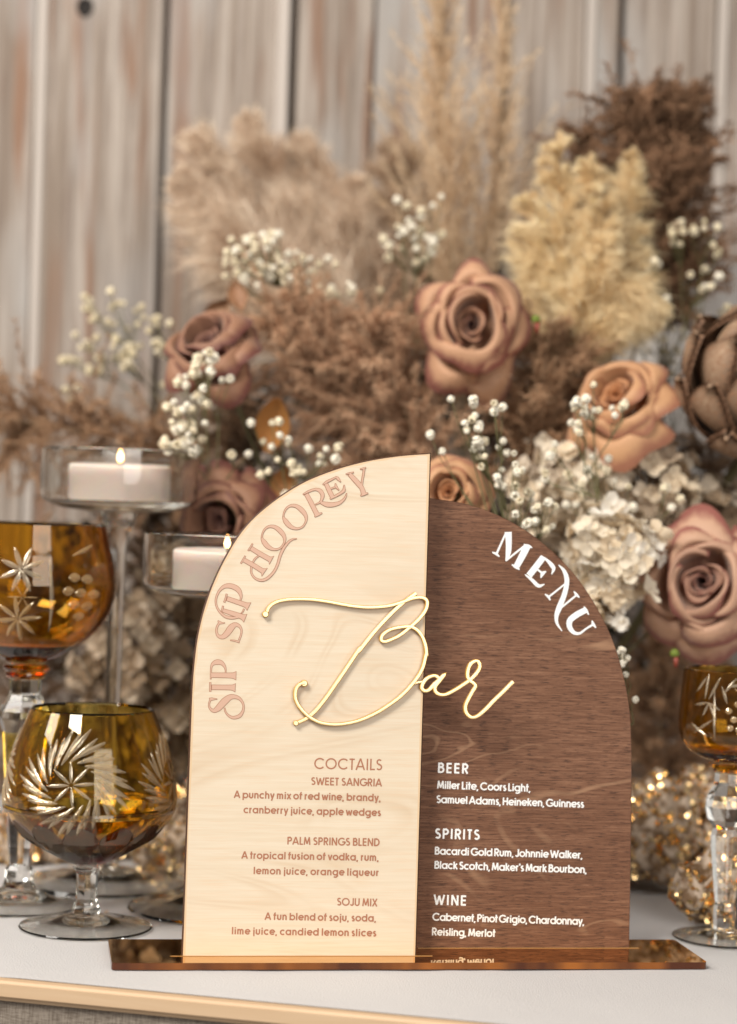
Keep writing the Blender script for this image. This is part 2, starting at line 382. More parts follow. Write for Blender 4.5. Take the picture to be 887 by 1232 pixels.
def panel(name, outline_px, o0, matf, thick, label):
    pts = [to_panel(x, y, o0) for x, y in outline_px]
    pts = [(x, (-0.002 if (y < 0.006) else y)) for x, y in pts]
    k = len(pts); V = []; F = []; FM = []
    bev = 0.0008 if matf is M['light'] else 0.0003
    # inset front loop for a charred arris
    P = [Vector((x, y)) for x, y in pts]; ins = []
    for i in range(k):
        a = (P[i] - P[i - 1]).normalized(); b = (P[(i + 1) % k] - P[i]).normalized(); t = (a + b).normalized() if (a + b).length > 1e-4 else a
        nn = Vector((-t.y, t.x)); sc = 1 / max(0.5, nn.dot(Vector((-a.y, a.x)))); ins.append(P[i] + nn * bev * sc)
    area = sum(P[i].x * P[(i + 1) % k].y - P[(i + 1) % k].x * P[i].y for i in range(k))
    if area < 0: ins = [P[i] * 2 - ins[i] for i in range(k)]
    V += [(p.x, 0.0, p.y) for p in ins] + [(p.x, bev, p.y) for p in P] + [(p.x, thick, p.y) for p in P]
    sc_ = [ins[i] + (ins[i] - P[i]) * (1.3 + 0.5 * math.sin(i * 1.7)) for i in range(k)]; V += [(p.x, 0.0, p.y) for p in sc_]
    F.append(tuple(range(3 * k, 4 * k))); FM.append(0)
    for i in range(k): j = (i + 1) % k; F.append((i, j, j + 3 * k, i + 3 * k)); FM.append(2)
    F.append(tuple(range(2 * k, 3 * k))); FM.append(0)
    for i in range(k):
        j = (i + 1) % k; F.append((i, j, j + k, i + k)); FM.append(1); F.append((i + k, j + k, j + 2 * k, i + 2 * k)); FM.append(1)
    me = mesh_from(name, V, F, [matf, M['burnt'], M['scorch'] if matf is M['light'] else matf], False, FM)
    bm = bmesh.new(); bm.from_mesh(me); bmesh.ops.recalc_face_normals(bm, faces=bm.faces); bm.to_mesh(me); bm.free()
    o = obj(name, me, sign, label); o.rotation_euler = (-LEAN, 0, 0)
    if o0 is O_R: o.location = offR
    return o
arcL = [(519, 544.5), (480, 547.5), (440, 554), (400, 565), (360, 582), (320, 609), (290, 639), (265, 681), (248, 722), (237, 765), (231.5, 810), (229.3, 850)]
arcL = [(p[0], p[1]) for p in cr(arcL, 5)]
outL = [(501, 1154)] + [(519, 544.5)] + arcL[1:] + [(226.5, 930), (224, 1000), (221.5, 1070), (218.5, 1154)]
arcR = [(508, 597), (519, 599.5), (560, 606), (600, 620), (640, 643), (680, 678), (710, 717), (735, 764), (750, 811), (758, 856), (760.3, 905)]
arcR = [(p[0], p[1]) for p in cr(arcR, 5)]
outR = [(496, 1147)] + arcR + [(760, 980), (758.8, 1060), (757, 1147)]
panL = panel('light_panel', outL, O, M['light'], 0.004, 'pale maple panel with the cocktail list')
panR = panel('dark_panel', outR, O_R, M['dark'], 0.004, 'brown stained panel with the beer, spirits and wine list')

# base plate with chamfered corners
b1 = on_z(134.5, 1159, PT) - O; b2 = on_z(851, 1157.5, PT) - O
yf = 0.5 * (b1.dot(ey) + b2.dot(ey)); xl, xr = b1.dot(ex), b2.dot(ex); yb = yf + 0.066
def rrect(x0, x1, y0, y1, r, n=5):
    pts = []
    for cx, cy, a0 in ((x1 - r, y0 + r, -90), (x1 - r, y1 - r, 0), (x0 + r, y1 - r, 90), (x0 + r, y0 + r, 180)):
        for k in range(n + 1): a = R(a0 + 90 * k / n); pts.append((cx + r * math.cos(a), cy + r * math.sin(a)))
    return pts
V, F = prism(rrect(xl, xr, yf, yb, 0.003), -PT, 0); k = len(V) // 2
bm = bmesh.new(); me = mesh_from('base', V, F, [M['mirror'], M['acr_edge']], False, [1] + [0] + [1] * k)
bm.from_mesh(me); bmesh.ops.recalc_face_normals(bm, faces=bm.faces); bm.to_mesh(me); bm.free()
base = obj('base', me, sign, 'amber mirrored acrylic base plate')
def slot(x0, x1, y0, y1, par):
    V, F = prism([(x0, y0), (x1, y0), (x1, y1), (x0, y1)], 0.00005, 0.00022)
    obj('slot', mesh_from('slot', V, F, [M['slot']]), par)
sx0 = to_panel(205, 1150, O)[0]; sx1 = to_panel(520, 1150, O)[0]
slot(sx0, sx1, -0.0012, 0.0, base)
rx0 = to_panel(503, 1141, O_R)[0]; rx1 = to_panel(768, 1141, O_R)[0]
slot(rx0, rx1, offR.y - 0.0012, offR.y, base)

# ---- stroke lettering: strokes are pixel polylines with widths, laid onto a panel plane
def ribbon(pts, extra=0.0):
    P = [np.array(p[:2], float) for p in pts]; Wd = [p[2] + extra for p in pts]; n = len(P); Lf = []; Rt = []
    for i in range(n):
        a = P[i] - P[i - 1] if i > 0 else P[1] - P[0]; b = P[i + 1] - P[i] if i < n - 1 else P[-1] - P[-2]
        a = a / (np.linalg.norm(a) + 1e-9); b = b / (np.linalg.norm(b) + 1e-9); t = a + b
        if np.linalg.norm(t) < 0.2: t = a
        t = t / np.linalg.norm(t); nn = np.array([-t[1], t[0]]); sc = 1 / max(0.55, abs(nn @ np.array([-a[1], a[0]])))
        ext = (-t if i == 0 else t if i == n - 1 else t * 0) * extra / 2
        Lf.append(P[i] + nn * Wd[i] / 2 * sc + ext); Rt.append(P[i] - nn * Wd[i] / 2 * sc + ext)
    return Lf, Rt
def strokes_mesh(name, strokes, o0, matl, lift0, dl, extra=0.0):
    V = []; F = []; z = lift0
    for s in strokes:
        Lf, Rt = ribbon(s, extra); b = len(V); n = len(Lf)
        for q in (Lf, Rt):
            for p in q:
                x, y = to_panel(p[0], p[1], o0); V.append((x, -z, y))
        for i in range(n - 1): F.append((b + i, b + i + 1, b + n + i + 1, b + n + i))
        z += dl
    me = mesh_from(name, V, F, [matl])
    return me
def zr(ox, oy, sc, strokes, smooth=True, n=5):
    out = []
    for s in strokes:
        pts = [(ox + x * sc, oy + y * sc, max(0.35, w * sc)) for x, y, w in s]
        out.append([tuple(p) for p in cr(pts, n)] if (smooth and len(pts) > 2) else pts)
    return out
def engraved(word, strokes):
    a = strokes_mesh(word + '_edge', strokes, O, M['engrave_edge'], 0.00006, 0.00001, 0.95)
    ob = obj('engraved_word', strokes_mesh(word, strokes, O, M['engrave'], 0.00006 + 0.00001 * len(strokes) + 0.0001, 0.00001, -0.25), panL)
    # outline first, fill on top: one mesh
    bm = bmesh.new(); bm.from_mesh(ob.data); k = len(bm.faces)
    bm.from_mesh(a); bm.faces.ensure_lookup_table()
    for f in bm.faces[k:]: f.material_index = 1
    me = bpy.data.meshes.new(word); bm.to_mesh(me); bm.free(); me.materials.append(M['engrave']); me.materials.append(M['engrave_edge']); ob.data = me
    return ob
A1 = zr(240, 780, .0902, [
 [(158, 358, 60), (300, 360, 63), (400, 362, 66), (450, 364, 76), (488, 365, 112)],
 [(152, 410, 12), (154, 320, 14), (160, 250, 20), (184, 205, 42), (240, 184, 64), (298, 197, 50), (338, 245, 28), (350, 290, 14), (350, 330, 10)],
 [(165, 520, 62), (300, 521, 62), (400, 522, 64), (445, 525, 76), (478, 527, 112)], [(145, 458, 20), (145, 515, 18), (145, 574, 20)],
 [(135, 668, 8), (160, 676, 34), (190, 677, 22), (235, 677, 4)],
 [(148, 680, 20), (129, 745, 16), (142, 800, 24), (192, 832, 46), (250, 800, 74), (300, 745, 84), (350, 695, 84), (410, 652, 66), (470, 646, 50), (530, 668, 36), (574, 720, 24), (590, 780, 20), (575, 850, 30), (530, 905, 42), (450, 925, 34), (390, 897, 24), (350, 850, 16), (336, 798, 14)]])
engraved('sip', A1)
A2 = zr(240, 690, .0902, [
 [(250, 632, 8), (272, 655, 34), (300, 662, 18), (338, 660, 4)],
 [(262, 665, 24), (236, 712, 22), (228, 770, 22), (250, 830, 34), (310, 845, 56), (370, 797, 74), (425, 722, 80), (478, 684, 56), (535, 704, 34), (562, 760, 20), (555, 820, 18), (532, 885, 20)],
 [(415, 890, 8), (470, 898, 16), (533, 914, 22)],
 [(315, 435, 18), (308, 468, 16), (298, 502, 20)], [(312, 492, 44), (430, 530, 58), (540, 566, 62), (585, 585, 76), (612, 596, 112)],
 [(594, 475, 16), (582, 505, 14), (560, 530, 10)],
 [(364, 275, 18), (350, 330, 16), (333, 382, 20)], [(370, 335, 56), (480, 372, 58), (600, 414, 62), (635, 428, 78), (660, 440, 115)],
 [(548, 362, 10), (556, 300, 30), (520, 220, 60), (440, 172, 62), (350, 168, 50), (280, 215, 30), (236, 290, 22), (219, 370, 20), (235, 450, 20), (280, 520, 24), (350, 575, 34), (430, 592, 34), (490, 590, 22), (530, 585, 12)]])
engraved('sip_two', A2)
O1 = [(312, 410, 14), (335, 338, 16), (385, 299, 22), (450, 303, 36), (513, 350, 46), (552, 410, 32), (550, 470, 16), (512, 525, 16), (450, 543, 22), (385, 518, 42), (337, 465, 46)]
O1 = cr(O1, 4, True); O2 = [(x + 230, y - 222, w) for x, y, w in O1]
A3 = zr(280, 600, .11274, [
 [(134, 613, 12), (112, 650, 12), (90, 690, 14)], [(118, 653, 44), (220, 710, 46), (300, 760, 48), (322, 772, 58), (340, 784, 104)],
 [(212, 483, 12), (190, 518, 12), (168, 554, 14)], [(195, 528, 44), (290, 588, 48), (380, 638, 50), (400, 648, 60), (415, 656, 100)],
 [(292, 604, 8), (245, 636, 16), (215, 680, 14)],
 [(200, 728, 16), (200, 790, 16), (235, 845, 18), (300, 872, 24), (370, 850, 26), (440, 780, 24), (480, 700, 24), (510, 600, 26), (550, 520, 26), (600, 460, 20), (640, 435, 14), (682, 428, 6)]])
A3 += [[(280 + x * .11274, 600 + y * .11274, w * .11274) for x, y, w in q] for q in (O1, O2)]
A3 += zr(350, 550, .124, [
 [(150, 358, 38), (200, 450, 42), (240, 530, 42), (262, 568, 50)], [(233, 578, 8), (265, 558, 22), (302, 543, 8)],
 [(120, 362, 8), (170, 335, 18), (230, 315, 20), (280, 325, 34), (307, 365, 34), (300, 410, 22), (280, 440, 14), (240, 460, 8)],
 [(290, 440, 24), (350, 460, 44), (410, 461, 40), (470, 445, 30), (510, 415, 20), (533, 380, 12), (540, 353, 6)],
 [(340, 258, 34), (375, 330, 40), (405, 392, 40)], [(312, 266, 8), (350, 240, 20), (400, 215, 16), (438, 196, 12)], [(436, 192, 8), (455, 207, 26), (482, 240, 6)],
 [(378, 312, 12), (445, 285, 12)], [(433, 258, 8), (440, 288, 20), (464, 320, 6)], [(382, 406, 10), (440, 375, 20), (490, 345, 22), (514, 322, 26), (517, 273, 6)],
 [(568, 165, 36), (620, 220, 44), (665, 270, 44), (690, 305, 40), (708, 362, 46)], [(536, 166, 8), (570, 156, 12), (608, 148, 8)],
 [(688, 270, 14), (694, 220, 16), (704, 165, 16), (710, 116, 18)], [(674, 118, 8), (700, 112, 14), (727, 103, 8)], [(678, 376, 8), (705, 362, 22), (747, 350, 8)]])
engraved('hoorey', A3)
MN = zr(585, 630, .15784, [
 [(152, 66, 12), (115, 150, 14), (78, 232, 16)], [(46, 218, 8), (75, 230, 18), (100, 252, 8)],
 [(168, 64, 52), (172, 150, 44), (168, 225, 38), (150, 284, 8)], [(152, 282, 12), (220, 226, 14), (298, 166, 16)],
 [(315, 165, 54), (275, 245, 52), (232, 325, 46)], [(292, 160, 8), (322, 168, 16), (350, 184, 8)], [(196, 312, 8), (225, 330, 22), (254, 350, 8)],
 [(430, 262, 46), (380, 328, 48), (326, 396, 48)], [(416, 244, 8), (465, 280, 20), (503, 322, 32), (514, 348, 24), (498, 386, 6)],
 [(385, 345, 14), (430, 380, 14)], [(457, 364, 6), (430, 380, 28), (416, 414, 6)], [(296, 388, 8), (350, 430, 24), (398, 474, 26), (444, 462, 6)],
 [(552, 315, 6), (590, 355, 24), (612, 410, 34), (612, 470, 36), (592, 550, 38), (556, 640, 42), (536, 700, 32), (540, 760, 20), (577, 818, 6)],
 [(602, 458, 12), (540, 508, 13), (472, 562, 14)], [(448, 538, 8), (472, 556, 18), (488, 584, 8)], [(575, 638, 12), (630, 592, 14), (692, 542, 14)], [(668, 516, 8), (688, 542, 20), (710, 563, 8)],
 [(762, 656, 44), (690, 694, 46), (638, 738, 44), (636, 788, 38), (668, 830, 28), (712, 836, 18), (760, 802, 14), (815, 768, 16)], [(744, 632, 8), (762, 660, 18), (781, 694, 8)], [(806, 740, 8), (815, 766, 22), (836, 794, 8)]])
obj('printed_word', strokes_mesh('menu', MN, O_R, M['text_white'], 0.0002, 0.00001, 0.15), panR)

# ---- geometric sans glyphs for the small text: cap height 1
def arc(cx, cy, rx, ry, a0, a1, n=10): return [(cx + rx * math.cos(R(a0 + (a1 - a0) * k / n)), cy + ry * math.sin(R(a0 + (a1 - a0) * k / n))) for k in range(n + 1)]
h = .075; X = .74; xr_ = (X - 2 * h) / 2; xc = X / 2
bowl = lambda cx: arc(cx, xc, xr_, xr_, 90, 450, 16)
G = {
 ' ': (.17, []), ',': (.20, [[(.10, .09), (.03, -.16)]]), "'": (.16, [[(.08, 1), (.08, .72)]]),
 'A': (.80, [[(.04, 0), (.40, 1)], [(.40, 1), (.76, 0)], [(.17, .30), (.63, .30)]]),
 'B': (.62, [[(.10, 0), (.10, 1)], [(.10, 1 - h), (.30, 1 - h)] + arc(.30, .755, .20, .17, 90, -90) + [(.10, .585)], [(.10, .54), (.32, .54)] + arc(.32, .31, .24, .235, 90, -90) + [(.10, h)]]),
 'C': (.90, [arc(.50, .5, .43, .43, 42, 318, 18)]), 'D': (.74, [[(.10, 0), (.10, 1)], [(.10, 1 - h), (.28, 1 - h)] + arc(.28, .5, .38, .425, 90, -90, 14) + [(.10, h)]]),
 'E': (.56, [[(.10, 0), (.10, 1)], [(.10, 1 - h), (.52, 1 - h)], [(.10, .51), (.50, .51)], [(.10, h), (.52, h)]]),
 'F': (.5, [[(.10, 0), (.10, 1)], [(.10, 1 - h), (.48, 1 - h)], [(.10, .51), (.45, .51)]]),
 'G': (.92, [arc(.50, .5, .43, .43, 42, 360, 20) + [(.93, .46), (.56, .46)]]),
 'H': (.70, [[(.10, 0), (.10, 1)], [(.60, 0), (.60, 1)], [(.10, .52), (.60, .52)]]), 'I': (.24, [[(.12, 0), (.12, 1)]]),
 'J': (.48, [[(.38, 1), (.38, .24)] + arc(.22, .24, .16, .17, 0, -170)]), 'L': (.46, [[(.10, 1), (.10, 0)], [(.10, h), (.46, h)]]),
 'M': (.88, [[(.08, 0), (.17, 1)], [(.17, 1), (.44, .12)], [(.44, .12), (.71, 1)], [(.71, 1), (.80, 0)]]),
 'N': (.74, [[(.10, 0), (.10, 1)], [(.10, 1), (.64, 0)], [(.64, 0), (.64, 1)]]), 'O': (1.0, [arc(.50, .5, .43, .43, 90, 450, 24)]),
 'P': (.60, [[(.10, 0), (.10, 1)], [(.10, 1 - h), (.30, 1 - h)] + arc(.30, .70, .23, .225, 90, -90) + [(.10, .475)]]),
 'R': (.62, [[(.10, 0), (.10, 1)], [(.10, 1 - h), (.30, 1 - h)] + arc(.30, .70, .23, .225, 90, -90) + [(.10, .475)], [(.28, .475), (.55, 0)]]),
 'S': (.56, [arc(.28, .735, .18, .19, 35, 270, 12) + arc(.28, .29, .21, .215, 90, -145, 12)]),
 'T': (.50, [[(.25, 0), (.25, 1)], [(.02, 1 - h), (.48, 1 - h)]]), 'U': (.68, [[(.10, 1), (.10, .34)] + arc(.34, .33, .24, .255, 180, 360, 12) + [(.58, 1)]]),
 'W': (1.05, [[(.04, 1), (.29, 0)], [(.29, 0), (.52, .9)], [(.52, .9), (.76, 0)], [(.76, 0), (1.01, 1)]]),
 'X': (.66, [[(.06, 0), (.60, 1)], [(.06, 1), (.60, 0)]]),
 'a': (.74, [bowl(.36), [(.64, 0), (.64, X)]]), 'b': (.74, [bowl(.39), [(.10, 0), (.10, 1)]]), 'c': (.62, [arc(.36, xc, xr_, xr_, 48, 312, 14)]),
 'd': (.74, [bowl(.36), [(.64, 0), (.64, 1)]]), 'e': (.68, [[(.08, xc), (.64, xc)], arc(.36, xc, xr_, xr_, 0, 318, 16)]),
 'f': (.34, [[(.14, 0), (.14, .82)] + arc(.28, .82, .14, .13, 180, 90, 4)[1:], [(-.02, .66), (.36, .66)]]),
 'g': (.74, [bowl(.36), [(.64, X), (.64, -.02)] + arc(.38, -.02, .26, .22, 0, -140, 8)]),
 'h': (.60, [[(.10, 0), (.10, 1)], arc(.30, .45, .20, .215, 170, 0, 8) + [(.50, 0)]]), 'i': (.24, [[(.12, 0), (.12, .70)], [(.12, .80), (.12, .97)]]),
 'j': (.24, [[(.14, .70), (.14, -.22)], [(.14, .80), (.14, .97)]]), 'k': (.54, [[(.10, 0), (.10, 1)], [(.12, .32), (.46, X)], [(.22, .42), (.50, 0)]]),
 'l': (.22, [[(.11, 0), (.11, 1)]]), 'm': (.90, [[(.10, 0), (.10, X)], arc(.265, .48, .165, .185, 170, 0, 8) + [(.43, 0)], arc(.60, .48, .165, .185, 170, 0, 8) + [(.765, 0)]]),
 'n': (.60, [[(.10, 0), (.10, X)], arc(.30, .45, .20, .215, 170, 0, 8) + [(.50, 0)]]), 'o': (.70, [bowl(.35)]),
 'p': (.74, [bowl(.39), [(.10, X), (.10, -.26)]]), 'q': (.74, [bowl(.36), [(.64, X), (.64, -.26)]]),
 'r': (.36, [[(.10, 0), (.10, X)], [(.10, .45)] + arc(.30, .46, .20, .2, 160, 85, 4)]),
 's': (.42, [arc(.21, .535, .12, .135, 35, 270, 9) + arc(.21, .215, .14, .145, 90, -145, 9)]), 't': (.32, [[(.15, 0), (.15, 1)], [(-.02, .66), (.34, .66)]]),
 'u': (.60, [[(.10, X), (.10, .27)] + arc(.30, .27, .20, .195, 180, 360, 8) + [(.50, X)]]), 'v': (.54, [[(.05, X), (.27, 0)], [(.27, 0), (.49, X)]]),
 'w': (.80, [[(.04, X), (.22, 0)], [(.22, 0), (.40, .66)], [(.40, .66), (.58, 0)], [(.58, 0), (.76, X)]]),
 'x': (.54, [[(.05, 0), (.49, X)], [(.05, X), (.49, 0)]]), 'y': (.54, [[(.05, X), (.27, .05)], [(.49, X), (.18, -.26)]]),
}
def text_line(txt, x0, y0, x1, y1, cap, wt, o0, par, matl, name='text_line'):
    Lp = math.hypot(x1 - x0, y1 - y0); dx, dy = (x1 - x0) / Lp, (y1 - y0) / Lp
    xs = 1.0 if txt.isupper() else 1.03
    GW = lambda c: 0.12 if (c == ' ' and not txt.isupper()) else G[c][0] * xs
    nat = sum(GW(c) for c in txt) * cap; tr = (Lp - nat) / max(1, len(txt) - 1)
    u = 0; out = []
    for c in txt:
        w, ss = G[c]
        for s in ss:
            out.append([(x0 + dx * (u + a * xs * cap) + 0.033 * b * cap, y0 + dy * (u + a * xs * cap) - b * cap, wt) for a, b in s])
        u += GW(c) * cap + tr
    obj(name, strokes_mesh(name, out, o0, matl, 0.0001, 0.0000015 if len(out) > 60 else 0.000003), par)
for t in [("COCTAILS", 377.8, 925.3, 459.9, 927.0, 13.8, 1.7), ("SWEET SANGRIA", 374.3, 944.3, 459.3, 946.2, 9.3, 1.6),
          ("A punchy mix of red wine, brandy,", 281.6, 960, 458.1, 964.0, 8.8, 1.7), ("cranberry juice, apple wedges", 293.2, 978.2, 458.1, 981.8, 8.8, 1.7),
          ("PALM SPRINGS BLEND", 345.6, 1016, 456.7, 1018.0, 9.3, 1.6), ("A tropical fusion of vodka, rum,", 290.7, 1033, 455.7, 1035.8, 8.8, 1.7),
          ("lemon juice, orange liqueur", 305, 1051.6, 455.7, 1054, 8.8, 1.7), ("SOJU MIX", 405.4, 1089.4, 453.9, 1090.6, 9.3, 1.6),
          ("A fun blend of soju, soda,", 318.7, 1106.6, 452.5, 1108.8, 8.8, 1.7), ("lime juice, candied lemon slices", 278.8, 1124.0, 452.5, 1126.6, 8.8, 1.7)]:
    text_line(*t, O, panL, M['text_brown'], 'heading_text' if t[0].isupper() else 'menu_text')
for t in [("BEER", 526.8, 929.7, 563.3, 930.9, 12.2, 2.2), ("Miller Lite, Coors Light,", 526, 948.6, 638.2, 952.6, 9.2, 1.75), ("Samuel Adams, Heineken, Guinness", 525.1, 966, 702.5, 971.8, 9.2, 1.75),
          ("SPIRITS", 523.4, 1008.8, 577, 1010.4, 12.2, 2.2), ("Bacardi Gold Rum, Johnnie Walker,", 523, 1028, 700.8, 1033, 9.2, 1.75), ("Black Scotch, Maker's Mark Bourbon,", 522.6, 1045, 705.9, 1050.6, 9.2, 1.75),
          ("WINE", 522, 1088.4, 561, 1089.6, 12.2, 2.2), ("Cabernet, Pinot Grigio, Chardonnay,", 520.4, 1107.5, 702.9, 1112.8, 9.2, 1.75), ("Reisling, Merlot", 519.6, 1125.3, 595.8, 1127.3, 9.2, 1.75)]:
    text_line(*t, O_R, panR, M['text_white'], 'heading_text' if t[0].isupper() else 'menu_text')

# ---- raised gold script
F_ = lambda p: [(310 + x * .248, 700 + y * .248) for x, y in p]
G_ = lambda p: [(340 + x * .2029, 780 + y * .2029) for x, y in p]
H_ = lambda p: [(490 + x * .15784, 780 + y * .15784) for x, y in p]
s1 = F_([(40, 158), (50, 128), (80, 102), (130, 88), (190, 84), (260, 86), (330, 95), (400, 108), (460, 118), (530, 124), (600, 121), (650, 113), (700, 98), (750, 80), (795, 77), (818, 95), (812, 135), (780, 180), (730, 225), (680, 263), (620, 289), (597, 283), (602, 260), (635, 234), (690, 220), (745, 220), (785, 250), (808, 300), (815, 345)]) + G_([(845, 40), (822, 125), (772, 203), (700, 280), (620, 340), (540, 388), (440, 430), (330, 450), (240, 444), (185, 424), (138, 392), (92, 340), (72, 290), (76, 242), (100, 212), (128, 206)])
s2 = F_([(765, 56), (735, 78), (700, 104), (640, 160), (560, 247), (490, 335)]) + G_([(455, 0), (400, 82), (320, 200), (250, 300), (195, 368), (150, 408), (110, 430), (75, 443)])
s3 = H_([(45, 270), (75, 260), (108, 254)])
s4 = H_([(238, 228), (205, 208), (155, 222), (117, 262), (106, 302), (130, 324), (165, 312), (205, 268), (240, 238), (275, 203), (240, 248), (207, 292), (210, 328), (240, 350), (290, 350), (360, 315), (430, 270), (475, 238), (522, 190), (546, 140), (535, 102), (508, 97), (475, 122), (456, 170), (455, 218), (472, 246), (500, 266), (512, 290), (490, 330), (457, 390), (437, 440), (444, 490), (482, 524), (530, 514), (590, 465), (660, 392), (730, 325), (800, 253)])
def gold(path, w0, w1, z0, lift, ends=(0, 0)):
    P = cr([(x, y) for x, y in path], 7); n = len(P); V = []; F = []; FM = []
    cum = [0]
    for i in range(1, n): cum.append(cum[-1] + float(np.linalg.norm(P[i] - P[i - 1])))
    pts = []
    for i in range(n):
        t = cum[i] / cum[-1]; d = P[min(n - 1, i + 1)] - P[max(0, i - 1)]; ang = abs(d[1]) / (np.linalg.norm(d) + 1e-9)
        w = w0 + (w1 - w0) * ang
        pts.append((P[i][0], P[i][1], w))
    for ex_ in range(2):
        pass
    Lf, Rt = ribbon(pts)
    TH = 0.0024; z0 = z0 + 0.0006
    for i in range(n):
        t = cum[i] / cum[-1]; top = z0 + TH + lift * t
        l = np.array(to_panel(*Lf[i], O)); r = np.array(to_panel(*Rt[i], O)); c = (l + r) / 2
        li = c + (l - c) * 0.64; ri = c + (r - c) * 0.64
        for q, zz in ((l, z0), (l, top - 0.0003), (li, top), (c, top + 0.00004), (ri, top), (r, top - 0.0003), (r, z0)): V.append((q[0], -zz, q[1]))
    for i in range(n - 1):
        for k in range(6): F.append((i * 7 + k, i * 7 + k + 1, (i + 1) * 7 + k + 1, (i + 1) * 7 + k)); FM.append(1 if k in (0, 1, 4, 5) else 0)
        F.append((i * 7 + 6, i * 7, (i + 1) * 7, (i + 1) * 7 + 6)); FM.append(1)
    F.append(tuple(range(7))); FM.append(1); F.append(tuple((n - 1) * 7 + k for k in range(7))[::-1]); FM.append(1)
    return V, F, FM
def ball(px, py, rpx, z0):
    x, y = to_panel(px, py, O); x2, _ = to_panel(px + rpx, py, O); r = x2 - x; V = []; F = []; FM = []; n = 16
    for rr, zz in ((r, z0), (r, z0 + 0.0022), (r * .75, z0 + 0.0026)): V += [(x + rr * math.cos(2 * math.pi * k / n), -zz, y + rr * math.sin(2 * math.pi * k / n)) for k in range(n)]
    for j in range(2):
        for k in range(n): F.append((j * n + k, j * n + (k + 1) % n, (j + 1) * n + (k + 1) % n, (j + 1) * n + k)); FM.append(1)
    F.append(tuple(2 * n + k for k in range(n))); FM.append(0); return V, F, FM
V = []; F = []; FM = []
for g in (gold(s1, 4.0, 4.6, 0.0001, 0.0005), gold(s2, 4.6, 5.0, 0.0001, -0.0003), gold(s3, 3.2, 3.2, 0.00012, 0.00001), gold(s4, 4.0, 5.0, 0.0001, 0.0004), ball(319, 739, 4.0, 0.0008), ball(365.5, 822, 4.2, 0.0008), ball(355.5, 869.8, 3.2, 0.0008)):
    o_ = len(V); V += g[0]; F += [tuple(i + o_ for i in f) for f in g[1]]; FM += g[2]
me = mesh_from('script_word', V, F, [M['gold_face'], M['gold_edge']], False, FM)
bm = bmesh.new(); bm.from_mesh(me); bmesh.ops.recalc_face_normals(bm, faces=bm.faces); bm.to_mesh(me); bm.free()
obj('script_word', me, panL, 'raised mirrored gold script reading Bar')

# ------------------------------------------------------------------ glassware
def prof_px(cx, Y, rows):                # rows (radius px, y px) -> metres
    return [(r * Y / FPX, at(cx, y, Y).z) for r, y in rows]
def shell(name, outer, th, mat_, parent, base_in=0.004, seg=64):
    """closed vessel: outer profile bottom->top, inner wall offset inwards"""
    o = cr(outer, 5); o = [tuple(p) for p in o]; inner = []
    for i, (r, z) in enumerate(o):
        a = np.array(o[max(0, i - 1)]); b = np.array(o[min(len(o) - 1, i + 1)]); t = b - a; t /= np.linalg.norm(t) + 1e-9
        inner.append((r - t[1] * th, z + t[0] * th))
    zb = o[0][1] + base_in
    inner = [(r, z) for r, z in inner if z > zb + 0.0015 and r > 0.002]
    top = ((o[-1][0] + inner[-1][0]) / 2, o[-1][1] + th * 0.35)
    prof = [(0, o[0][1])] + o + [top] + inner[::-1] + [(inner[0][0] * 0.55, zb + 0.0004), (0, zb)]
    return obj(name, lathe(name, prof, mat_, seg), parent), o
def leaf_on(prof, th, A, Bp, w, lift, n=7):
    """a lens-shaped cut on a lathe surface; A,B = (angle, z); w half width in metres"""
    zs = [p[1] for p in prof]; rs = [p[0] for p in prof]
    def surf(a, z, e):
        r = float(np.interp(z, zs, rs)); dr = (np.interp(z + .001, zs, rs) - np.interp(z - .001, zs, rs)) / .002
        nn = Vector((math.cos(a), math.sin(a), -dr)).normalized()
        return Vector((r * math.cos(a), r * math.sin(a), z)) + nn * e
    V = []; F = []
    r0 = float(np.interp((A[1] + Bp[1]) / 2, zs, rs))
    du = (Bp[0] - A[0]) * r0; dz = Bp[1] - A[1]; l = math.hypot(du, dz); pu, pz = -dz / l, du / l
    for i in range(n + 1):
        t = i / n; ww = w * max(0.06, math.sin(math.pi * min(1, t * 0.92 + 0.04)) ** 0.75); a = A[0] + (Bp[0] - A[0]) * t; z = A[1] + dz * t
        for k, e in ((-1, 0.00002), (-0.35, lift * .6), (0, lift), (.35, lift * .6), (1, 0.00002)):
            V.append(surf(a + pu * ww * k / r0, z + pz * ww * k, e if 0 < i < n else 0.0))
    for i in range(n):
        for k in range(4): F.append((i * 5 + k, i * 5 + k + 1, (i + 1) * 5 + k + 1, (i + 1) * 5 + k))
    return V, F
def add_leaf(par, prof, A, Bp, w, lift=0.0005, mt='cut', name='cut_leaf'):
    V, F = leaf_on(prof, 0, A, Bp, w, lift); me = mesh_from(name, V, F, [M[mt]], False)
    return obj(name, me, par)
FR = -math.pi / 2                         # angle that faces the camera

# brandy glass, front left
ft = on_z(103, 1116); Yb = ft.y; Kb = Yb / FPX
brandy = thing('brandy_glass', 'squat amber cut-crystal brandy glass with pinwheel pattern left of the sign', 'brandy glass', (ft.x, ft.y, 0))
cxb = 108; zb_ = lambda y: at(cxb, y, Yb).z
outb = [(4 * Kb, zb_(1040)), (17 * Kb, zb_(1039)), (38 * Kb, zb_(1030)), (66 * Kb, zb_(1014)), (88 * Kb, zb_(994)), (100 * Kb, zb_(975)), (103 * Kb, zb_(957)), (101.5 * Kb, zb_(938)), (95 * Kb, zb_(910)), (85 * Kb, zb_(880)), (74 * Kb, zb_(853))]
bb, pb = shell('bowl', outb, 0.0022, M['amber'], brandy, 0.012)
